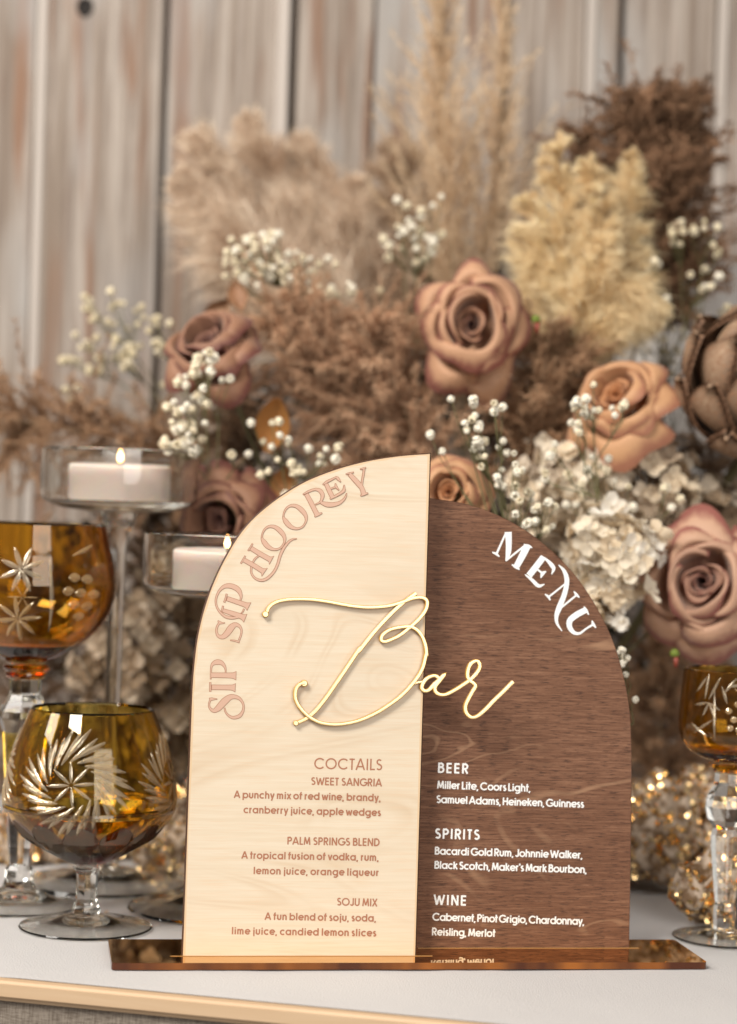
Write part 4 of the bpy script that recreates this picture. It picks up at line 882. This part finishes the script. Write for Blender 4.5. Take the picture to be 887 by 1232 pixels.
def rose(label, px, py, Y, size, face, mt, seed, squash=1.0, openness=1.0, npet=24):
    g = np.random.default_rng(seed); p = at(px, py, Y); z = Vector(face).normalized(); q = z.to_track_quat('Z', 'Y')
    t_ = thing('rose', label, 'rose', p - z * size * 0.5, 'dried-look roses in the arrangement'); t_.rotation_mode = 'QUATERNION'; t_.rotation_quaternion = q; t_.scale = (squash, 1, 1)
    for k in range(npet):
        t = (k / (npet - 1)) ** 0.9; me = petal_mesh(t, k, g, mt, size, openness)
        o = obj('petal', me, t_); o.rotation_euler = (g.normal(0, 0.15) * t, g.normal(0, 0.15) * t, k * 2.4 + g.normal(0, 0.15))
    V, F = tube([(0, 0, 0.004), (0, 0, -0.006), (0, 0, -0.012)], 0.007, 10, 0.002)
    ro = q.inverted(); en_ = ro @ (Vector((0.04, 1.70, 0.0)) - t_.location); V2, F2 = tube([(0, 0, -0.01), tuple(en_ * 0.3 + Vector((0, 0, -0.04))), tuple(en_)], 0.0018, 6)
    obj('calyx', mesh_from('calyx', V, F, [CALYX], True), t_); obj('stem', mesh_from('stem', V2, F2, [CALYX], True), t_)
    return t_
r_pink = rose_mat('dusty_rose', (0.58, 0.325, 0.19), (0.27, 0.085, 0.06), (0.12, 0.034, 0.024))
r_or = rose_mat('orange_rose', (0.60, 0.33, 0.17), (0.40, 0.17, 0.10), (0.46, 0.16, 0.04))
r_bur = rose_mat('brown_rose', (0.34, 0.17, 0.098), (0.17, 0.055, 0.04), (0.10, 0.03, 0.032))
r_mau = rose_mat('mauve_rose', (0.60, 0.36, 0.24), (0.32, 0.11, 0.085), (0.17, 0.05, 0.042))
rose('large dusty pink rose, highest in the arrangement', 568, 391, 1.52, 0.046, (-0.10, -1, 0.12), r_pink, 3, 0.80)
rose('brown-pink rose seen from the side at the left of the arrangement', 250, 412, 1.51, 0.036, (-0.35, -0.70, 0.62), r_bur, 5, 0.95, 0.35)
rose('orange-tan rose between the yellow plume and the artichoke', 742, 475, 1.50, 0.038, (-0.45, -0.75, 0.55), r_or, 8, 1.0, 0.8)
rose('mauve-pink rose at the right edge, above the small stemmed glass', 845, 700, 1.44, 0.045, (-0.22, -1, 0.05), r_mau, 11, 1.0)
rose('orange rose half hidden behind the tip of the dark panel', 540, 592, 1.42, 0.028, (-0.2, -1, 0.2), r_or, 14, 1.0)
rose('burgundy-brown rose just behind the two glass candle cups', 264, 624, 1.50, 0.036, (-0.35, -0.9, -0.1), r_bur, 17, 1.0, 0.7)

# ------------------------------------------------------------------ dried artichoke
def artichoke(px, py, Y, R0):
    p = at(px, py, Y); z = Vector((-0.18, -0.72, 0.62)).normalized(); q = z.to_track_quat('Z', 'Y')
    t_ = thing('artichoke', 'dried brown artichoke head with overlapping scales at the right edge', 'dried artichoke', p); t_.rotation_mode = 'QUATERNION'; t_.rotation_quaternion = q
    mt = tone_mat('artichoke_scale', (0.05, 0.022, 0.012), (0.46, 0.32, 0.215), 0.5, 0, (0.26, 0.145, 0.085))
    NU, NV = 8, 8; V = []; T = []
    for j in range(NV + 1):
        v = j / NV
        for i in range(NU + 1):
            u = -1 + 2 * i / NU; w = math.sin(min(1, 0.22 + 0.78 * v) * math.pi * 0.98) ** 0.85 * 0.44
            x = u * w; dome = 0.10 * (1 - u * u) * (0.4 + 0.6 * v) + 0.24 * math.sin(v * math.pi * 0.8); V.append((x, v, dome)); T.append(max(0, 1 - abs(u) ** 2 - 0.3 * (1 - v)) * 0.9)
    k = len(V); V += [(x, y, z_ - 0.05) for x, y, z_ in V]; T += T
    F = [(j * (NU + 1) + i, j * (NU + 1) + i + 1, (j + 1) * (NU + 1) + i + 1, (j + 1) * (NU + 1) + i) for j in range(NV) for i in range(NU)]
    F += [tuple(i + k for i in f[::-1]) for f in F]
    bd = [i for i in range(NU + 1)] + [j * (NU + 1) + NU for j in range(1, NV + 1)] + [NV * (NU + 1) + i for i in range(NU - 1, -1, -1)] + [j * (NU + 1) for j in range(NV - 1, 0, -1)]
    F += [(bd[a], bd[(a + 1) % len(bd)], bd[(a + 1) % len(bd)] + k, bd[a] + k) for a in range(len(bd))]
    me = mesh_from('scale', V, F, [mt], True); a = me.attributes.new('tone', 'FLOAT', 'POINT'); a.data.foreach_set('value', np.array(T, dtype=np.float32))
    nb = 30
    for i in range(nb):
        f = i / nb; th = 0.15 + f * 1.7; ph = i * 2.39996
        pos = Vector((math.sin(th) * math.cos(ph), math.sin(th) * math.sin(ph), math.cos(th))) * R0 * (0.82 + 0.05 * f)
        nn = pos.normalized(); tan_up = (Vector((0, 0, 1)) - nn * nn.z).normalized(); xx = tan_up.cross(nn)
        s_ = R0 * (0.72 + 0.66 * math.sin(min(1, f * 1.3) * math.pi * 0.62)); Mx = Matrix((xx, tan_up, nn)).transposed().to_4x4()
        o = obj('scale', me, t_); o.matrix_local = Matrix.Translation(pos - tan_up * s_ * 0.45 - nn * s_ * 0.05) @ Mx @ Matrix.Rotation(R(random.uniform(8, 22)), 4, 'X') @ Matrix.Diagonal((s_ * random.uniform(.9, 1.1), s_ * 1.05, s_, 1))
    bm = bmesh.new(); bmesh.ops.create_icosphere(bm, subdivisions=2, radius=R0 * 0.78); obj('heart', bm_mesh('heart', bm, mat('artichoke_heart', (0.05, 0.03, 0.02)), True), t_)
    e2 = q.inverted() @ (Vector((0.12, 1.74, 0)) - p); V, F = tube([(0, 0, -R0 * .7), tuple(e2)], 0.004, 8); obj('stem', mesh_from('stem', V, F, [CALYX]), t_)
artichoke(922, 468, 1.50, 0.044)

# ------------------------------------------------------------------ baby's breath
def blossom_mesh(seed):
    g = np.random.default_rng(seed); V = []; F = []
    for k in range(11):                   # crumpled little petals round a centre
        th = math.acos(1 - 2 * (k + .5) / 13); ph = k * 2.4 + g.uniform(-.3, .3); d = Vector((math.sin(th) * math.cos(ph), math.sin(th) * math.sin(ph), math.cos(th)))
        a = d.orthogonal().normalized(); b_ = d.cross(a); o_ = len(V); s_ = 0.62
        V.append(d * 0.35)
        for i in range(6): g_ = i * math.pi / 3; V.append(d * (0.82 + g.uniform(-.12, .12)) + (a * math.cos(g_) + b_ * math.sin(g_)) * s_ * g.uniform(.75, 1.05))
        V.append(d * 1.0 + a * g.uniform(-.1, .1))
        for i in range(6): F.append((o_ + 7, o_ + 1 + i, o_ + 1 + (i + 1) % 6)); F.append((o_, o_ + 1 + (i + 1) % 6, o_ + 1 + i))
    return V, F
BM = []
for s_, cl_ in ((1, (0.84, 0.74, 0.54)), (2, (0.90, 0.84, 0.70)), (3, (0.72, 0.62, 0.42))):
    mt = mat('blossom_%d' % s_, cl_, 0.8); B(mt).inputs['Subsurface Weight'].default_value = 0.0
    V, F = blossom_mesh(s_); BM.append(mesh_from('blossom', V, F, [mt], True))
TW = mat('green_twig', (0.13, 0.12, 0.05), 0.8)
def breath(label, cl, Y, base, size=0.0042, mi=(0, 1, 0), seed=1, dY=0.03):
    g = np.random.default_rng(seed); b = at(*base, Y + 0.02); t_ = thing('baby_breath_spray', label, 'dried flower', b, 'baby breath sprays'); parts = []
    cen = None
    for (cx, cy, rx, ry, n) in cl:
        hub = at(cx * .7 + base[0] * .3, cy * .7 + base[1] * .3 + 4, Y + .01) - b; parts.append(tube([(0, 0, 0), tuple(hub * .5 + Vector((g.normal(0, .003), 0, 0))), tuple(hub)], 0.0006, 4))
        for i in range(n):
            a = g.uniform(0, 2 * math.pi); r = math.sqrt(g.uniform(0, 1)); p = at(cx + 1.15 * rx * r * math.cos(a), cy + 1.15 * ry * r * math.sin(a), Y + g.uniform(-dY, dY)) - b
            o = obj('blossom', BM[mi[i % len(mi)]], t_); o.location = p; o.scale = (size * g.uniform(.5, .92),) * 3; o.rotation_euler = tuple(g.uniform(0, 6, 3))
            parts.append(tube([tuple(hub), tuple(hub.lerp(p, .6) + Vector((g.normal(0, .002), g.normal(0, .002), -.002))), tuple(p)], 0.00035, 3))
    dn = Vector((0.04, 1.72, 0)) - b; parts.append(tube([(0, 0, 0), tuple(dn * .5 + Vector((0, 0.01, 0))), tuple(dn)], 0.0008, 4))
    V, F = join_geo(parts); obj('twig', mesh_from('twig', V, F, [TW]), t_)
breath('dense cream baby breath spray just above the copper plume', [(316, 305, 42, 26, 56), (365, 325, 40, 22, 28), (400, 348, 24, 10, 8), (268, 318, 6, 6, 1), (300, 340, 28, 14, 8)], 1.60, (390, 430), seed=1)
breath('pale baby breath spray between the beige pampas and the top rose', [(500, 250, 24, 16, 7), (500, 290, 34, 32, 22), (480, 280, 20, 20, 6), (531, 238, 2, 2, 1)], 1.64, (500, 420), seed=2, mi=(1, 0))
breath('blurred greenish baby breath spray at the far left', [(135, 370, 30, 20, 14), (110, 425, 34, 24, 16), (160, 430, 24, 16, 10), (125, 395, 50, 40, 14), (85, 470, 12, 12, 3)], 1.70, (210, 520), seed=3, mi=(2, 0, 2), size=0.0045)
breath('greenish baby breath spray reaching towards the left rose', [(195, 400, 14, 24, 12), (215, 450, 18, 24, 6)], 1.68, (260, 520), seed=4, mi=(2, 0))
breath('cream baby breath cluster hanging in front of the left rose', [(243, 440, 14, 20, 12), (226, 490, 22, 32, 32), (222, 533, 24, 18, 18), (264, 465, 14, 14, 3), (290, 545, 12, 8, 3)], 1.48, (260, 600), seed=5, mi=(1, 0), size=0.0045)
breath('baby breath blossoms just above the curve of the pale panel', [(366, 545, 38, 22, 15), (340, 575, 24, 20, 8), (325, 520, 30, 16, 5)], 1.46, (370, 640), seed=6, mi=(0, 1), size=0.0040)
breath('sharpest white baby breath spray above the dark panel', [(562, 505, 12, 8, 3), (573, 520, 14, 14, 6), (592, 543, 20, 20, 10), (617, 558, 18, 12, 6), (607, 578, 16, 12, 6), (596, 490, 8, 6, 3), (546, 478, 4, 3, 1), (568, 482, 5, 4, 2), (519, 523, 3, 3, 1), (531, 542, 3, 3, 1), (630, 605, 18, 14, 6), (660, 620, 22, 16, 10), (640, 640, 22, 10, 6)], 1.385, (620, 700), seed=7, mi=(1, 1, 0), size=0.0039, dY=0.012)
breath('white baby breath in front of the orange-tan rose', [(697, 500, 10, 16, 6), (712, 485, 10, 20, 8), (690, 520, 12, 10, 5), (742, 490, 12, 10, 5), (668, 545, 8, 10, 3), (655, 575, 6, 6, 2)], 1.42, (720, 600), seed=8, mi=(1, 0), size=0.0042, dY=0.015)
breath('cream baby breath at the right of the dark curly plume', [(815, 280, 20, 14, 9), (850, 275, 18, 8, 5), (858, 300, 10, 12, 3)], 1.62, (830, 420), seed=9, mi=(0, 2))
breath('cream baby breath below the dark curly plume', [(780, 330, 22, 24, 13), (790, 365, 22, 12, 5), (845, 335, 22, 14, 7)], 1.60, (800, 440), seed=10, mi=(0, 1))
breath('pale yellow baby breath left of the artichoke', [(800, 405, 34, 30, 14), (765, 395, 12, 16, 5), (800, 440, 14, 18, 7), (866, 372, 14, 6, 4)], 1.66, (810, 520), seed=11, mi=(2, 0), size=0.0036)
breath('stray baby breath blossoms by the right curve of the dark panel', [(744, 782, 7, 5, 3), (752, 788, 6, 5, 2), (756, 812, 3, 3, 1), (764, 842, 3, 3, 1), (748, 800, 4, 4, 1)], 1.34, (752, 880), seed=12, mi=(1,), size=0.0034, dY=0.006)
breath('faint baby breath spray over the dark gap behind the candle cup', [(440, 395, 12, 10, 4), (480, 390, 22, 16, 5), (462, 350, 4, 4, 1), (455, 420, 20, 12, 3)], 1.66, (460, 500), seed=13, mi=(2, 0), size=0.0036)
breath('cream baby breath mixed into the pale hydrangea', [(700, 590, 30, 24, 9), (752, 600, 28, 22, 7), (722, 560, 18, 12, 4), (810, 600, 20, 14, 4)], 1.46, (730, 700), seed=14, mi=(1, 0), size=0.0042, dY=0.02)

# ------------------------------------------------------------------ hydrangea heads
def floret_mesh(mt, seed):
    g = np.random.default_rng(seed); V = []; F = []; n = 4
    for k in range(4):
        a0 = k * math.pi / 2 + g.uniform(-.15, .15); tl = g.uniform(0.15, 0.45); b_ = len(V)
        for j in range(5):
            v = j / 4; w = math.sin(min(1, .1 + v * .95) * math.pi * .85) * 0.55
            for i in range(5):
                u = -1 + i / 2; x = 0.08 + v * 1.0; y = u * w; z = v * tl + 0.14 * (u * u) + 0.08 * math.sin(v * 5 + seed + i)
                V.append((x * math.cos(a0) - y * math.sin(a0), x * math.sin(a0) + y * math.cos(a0), z))
        for j in range(4):
            for i in range(4): q = b_ + j * 5 + i; F.append((q, q + 1, q + 6, q + 5))
    return mesh_from('floret', V, F, [mt], True)
def hydrangea(label, px, py, Y, rad, cols, n, seed, fs=0.0085, sy=1.0):
    g = np.random.default_rng(seed); p = at(px, py, Y); t_ = thing('hydrangea_head', label, 'dried hydrangea', p, 'dried hydrangea heads')
    ms = []
    for i, c in enumerate(cols):
        mt = mat('hydrangea_%d_%d' % (seed, i), c, 0.8); nt = mt.node_tree; t = N(mt, 'ShaderNodeBsdfTranslucent'); t.inputs[0].default_value = (*c, 1)
        mx = N(mt, 'ShaderNodeMixShader'); mx.inputs[0].default_value = 0.3; nt.links.new(B(mt).outputs[0], mx.inputs[1]); nt.links.new(t.outputs[0], mx.inputs[2]); nt.links.new(mx.outputs[0], nt.nodes['Material Output'].inputs['Surface'])
        ms.append(floret_mesh(mt, seed + i))
    parts = []
    for i in range(n):
        d = Vector(g.normal(0, 1, 3)).normalized(); d.y = -abs(d.y) if g.uniform() < 0.75 else d.y; rr = rad * g.uniform(0.6, 1.05); pos = Vector((d.x * rr, d.y * rr, d.z * rr * sy))
        o = obj('floret', ms[i % len(ms)], t_); o.rotation_mode = 'QUATERNION'; o.location = pos; s_ = fs * g.uniform(.75, 1.2); o.scale = (s_,) * 3
        o.rotation_quaternion = (d + Vector(g.normal(0, .45, 3))).normalized().to_track_quat('Z', 'Y')
        parts.append(tube([(0, 0, -rad * .4), tuple(pos * .5), tuple(pos)], 0.0005, 3))
    dn = Vector((0.04, 1.74, 0)) - p; parts.append(tube([(0, 0, -rad * .4), tuple(dn)], 0.0016, 5)); V, F = join_geo(parts); obj('stem', mesh_from('stem', V, F, [STALK]), t_)
cw = [(0.90, 0.81, 0.66), (0.84, 0.71, 0.53), (0.93, 0.88, 0.79)]; cb = [(0.56, 0.44, 0.32), (0.66, 0.56, 0.44), (0.45, 0.33, 0.22)]; cbr = [(0.36, 0.26, 0.17), (0.50, 0.40, 0.29), (0.26, 0.18, 0.11)]
hydrangea('bright white hydrangea head left of the mauve rose', 735, 672, 1.44, 0.036, cw, 95, 31)
hydrangea('bright white hydrangea tuft behind the letters of the dark panel', 728, 722, 1.43, 0.020, cw, 34, 36)
hydrangea('cream-beige hydrangea head under the orange-tan rose', 690, 585, 1.54, 0.046, [cw[1], cb[1], cw[0]], 120, 32)
hydrangea('cream hydrangea head above the mauve rose', 780, 590, 1.53, 0.038, [cb[1], cw[1], cb[0]], 85, 33)
hydrangea('tan hydrangea head at the right edge below the artichoke', 850, 612, 1.56, 0.028, cbr + [cb[1]], 45, 34)
hydrangea('large beige hydrangea head behind the stem of the tallest candle holder', 158, 790, 1.64, 0.048, cbr + [cb[1], cb[0]], 110, 35, 0.0095)
hydrangea('brown hydrangea head between the brandy glass and the sign', 215, 890, 1.64, 0.036, cbr, 70, 37, 0.009)
hydrangea('faded hydrangea head low behind the shorter candle holder', 210, 720, 1.68, 0.034, cbr, 55, 38, 0.009)

# curled brown leaves and tiny green buds
def dry_leaf(label, px, py, Y, ln, dirpx, col, seed):
    p = at(px, py, Y); d = (at(px + dirpx[0], py + dirpx[1], Y) - p).normalized(); s_ = Vector((0, -1, 0)).cross(d).normalized(); n_ = d.cross(s_); V = []; F = []
    for j in range(9):
        v = j / 8; w = math.sin(min(1, .05 + v) * math.pi * .93) * .32
        for i in range(5): u = -1 + i / 2; V.append(d * v * ln + s_ * u * w * ln + n_ * ln * (0.22 * u * u + 0.2 * math.sin(v * 3 + seed)))
    for j in range(8):
        for i in range(4): q = j * 5 + i; F.append((q, q + 1, q + 6, q + 5))
    k = len(V); V += [v - n_ * 0.0006 for v in V]; F += [tuple(i + k for i in f[::-1]) for f in F]
    o = obj('dried_leaf', mesh_from('dried_leaf', V, F, [mat('leaf_%d' % seed, col, .6)], True), None, loc=p); tag(o, label, 'leaf', 'curled dried leaves'); return o
dry_leaf('brown curled leaf above the left rose', 292, 375, 1.62, 0.026, (-8, -30), (0.33, 0.17, 0.09), 1)
dry_leaf('rusty orange leaf hanging left of the copper plume', 335, 480, 1.52, 0.040, (-6, 30), (0.40, 0.18, 0.05), 2)
dry_leaf('orange-brown leaf behind the greenish blossoms', 350, 560, 1.55, 0.030, (-10, 25), (0.35, 0.16, 0.05), 3)
dry_leaf('upright tan leaf below the artichoke', 815, 590, 1.52, 0.024, (2, -30), (0.42, 0.27, 0.14), 4)
dry_leaf('brown leaf tucked beside the left rose', 245, 395, 1.64, 0.030, (30, -30), (0.28, 0.15, 0.08), 5)
def bud(label, px, py, Y):
    p = at(px, py, Y); t_ = thing('leaf_bud', label, 'bud', p, 'green and red buds')
    obj('bud', lathe('bud', [(0, -0.003), (0.003, -0.001), (0.0034, .001), (0.002, .003), (0, .004)], mat('bud_green', (0.15, 0.20, 0.03), .5), 10), t_)
    V, F = tube([(0.001, 0, -.002), (0.001, 0, -.009)], 0.002, 6, 0.001); obj('tip', mesh_from('tip', V, F, [mat('bud_red', (0.26, 0.05, 0.03), .5)], True), t_)
bud('tiny green bud right beside the top rose', 645, 385, 1.50); bud('tiny green bud under the mauve rose', 812, 787, 1.42)

# pale cloth bunched behind the artichoke
V = []; F = []; NX, NY = 30, 20
for j in range(NY + 1):
    for i in range(NX + 1):
        u, v = i / NX, j / NY; p = at(740 + 260 * u, 345 + 60 * math.sin(u * 3) * -0.4 + 260 * v, 1.84); p.y += 0.012 * math.sin(u * 9 + v * 3) + 0.006 * math.sin(u * 23 - v * 5); V.append(tuple(p))
for j in range(NY):
    for i in range(NX): q = j * (NX + 1) + i; F.append((q, q + 1, q + NX + 2, q + NX + 1))
k = len(V); V += [(x, y + 0.002, z) for x, y, z in V]; F += [tuple(i + k for i in f[::-1]) for f in F]
tag(obj('draped_cloth', mesh_from('draped_cloth', V, F, [mat('pale_grey_cloth', (0.60, 0.565, 0.53), 0.9)], True)), 'pale grey cloth hung on the planks behind the artichoke', 'cloth')

# ------------------------------------------------------------------ sequin cloth bunched on the table
seq_m = mat('gold_sequin', (1.0, 0.72, 0.36), 0.22, 1.0); seq_b = mat('sequin_backing', (0.42, 0.31, 0.2), 0.8)
tt = noise_n(seq_b, (120, 120, 120), 1, 2); setc(seq_b, mixc(seq_b, (ramp(seq_b, tt, 'Fac', [(.4, (0,) * 3), (.6, (1,) * 3)]), 0), (0.17, 0.10, 0.05), (0.55, 0.44, 0.34)))
def sequin_cloth(label, lumps, seed, dens):
    g = np.random.default_rng(seed); Vs = []; Fs = []; SP = []; SN = []
    b0 = None
    for (px, py, Y, rx, rz) in lumps:
        c = at(px, py, Y); b0 = b0 or Vector((c.x, c.y, 0)); rx *= Y / FPX; rz *= Y / FPX
        if c.z - rz > 0.002: c.z = max(rz * .9, 0.5 * (c.z + rz * .9)) if c.z > 2 * rz else c.z
        bm = bmesh.new(); bmesh.ops.create_icosphere(bm, subdivisions=4, radius=1)
        o_ = len(Vs); Pv = []
        for v in bm.verts:
            d = v.co.copy(); f = 0.92 + 0.30 * noise.noise(d * 1.5 + Vector((px, py, 0))) + 0.26 * (1 - abs(noise.noise(Vector((d.x * 2.6, d.y * 2.6, d.z * 1.1)) + Vector((py, 0, px)))) * 3.0) + 0.06 * noise.noise(d * 9)
            p = c + Vector((d.x * rx * f, d.y * rx * 0.8 * f, d.z * rz * f)); p.z = max(p.z, 0.0012); Pv.append(p)
        Vs += [tuple(p - b0) for p in Pv]; Fs += [tuple(v.index + o_ for v in f.verts) for f in bm.faces]
        for f in bm.faces:
            a, b_, c_ = [Pv[v.index] for v in f.verts]; nn = (b_ - a).cross(c_ - a)
            if nn.length < 1e-12: continue
            ar = nn.length / 2; nn.normalize(); k = g.poisson(ar * dens * max(0.12, min(1.0, 0.55 + 2.2 * noise.noise(a * 55))))
            for _ in range(k):
                r1_, r2_ = g.uniform(0, 1, 2); 
                if r1_ + r2_ > 1: r1_, r2_ = 1 - r1_, 1 - r2_
                SP.append(tuple(a + (b_ - a) * r1_ + (c_ - a) * r2_ + nn * 0.0008 - b0)); SN.append(tuple(nn))
        bm.free()
    t_ = thing('sequin_cloth', label, 'sequin fabric', b0, 'bunched gold sequin fabric')
    obj('fabric', mesh_from('fabric', Vs, Fs, [seq_b], True), t_)
    P = np.array(SP); Nn = np.array(SN) + g.normal(0, 0.42, (len(SP), 3)); Nn /= np.linalg.norm(Nn, axis=1)[:, None]
    A = np.cross(Nn, [0.3, 0.2, 0.9]); A /= np.linalg.norm(A, axis=1)[:, None]; Bv = np.cross(Nn, A); r = g.uniform(.0012, .0022, len(P))[:, None]
    ks = 7; V = np.stack([P + (A * math.cos(2 * math.pi * i / ks) + Bv * math.sin(2 * math.pi * i / ks)) * r for i in range(ks)], 1).reshape(-1, 3)
    F = (np.arange(len(P)) * ks)[:, None] + np.arange(ks)[None, :]
    so = obj('sequins', np_mesh('sequins', V, F, seq_m, None, False), t_); so['kind'] = 'stuff'
sequin_cloth('heap of pale gold sequin cloth between the sign and the small stemmed glass', [(790, 1000, 1.50, 48, 60), (762, 965, 1.56, 40, 30), (845, 985, 1.53, 44, 56), (700, 1010, 1.52, 60, 55), (880, 1020, 1.50, 40, 50), (950, 1000, 1.52, 60, 60)], 51, 100000)
sequin_cloth('small roll of gold sequin cloth just behind the small stemmed glass', [(858, 1068, 1.385, 42, 40), (905, 1062, 1.39, 40, 40)], 52, 100000)
sequin_cloth('gold sequin cloth folds between the brandy glass and the sign', [(215, 1030, 1.52, 44, 50), (190, 1010, 1.55, 30, 40), (275, 1020, 1.53, 50, 55), (240, 985, 1.58, 40, 40)], 53, 100000)
sequin_cloth('gold sequin cloth folds behind the brandy glass at the left edge', [(20, 1020, 1.55, 52, 44), (70, 1030, 1.56, 44, 36), (-40, 1010, 1.55, 50, 50), (120, 1032, 1.58, 44, 30)], 54, 100000)
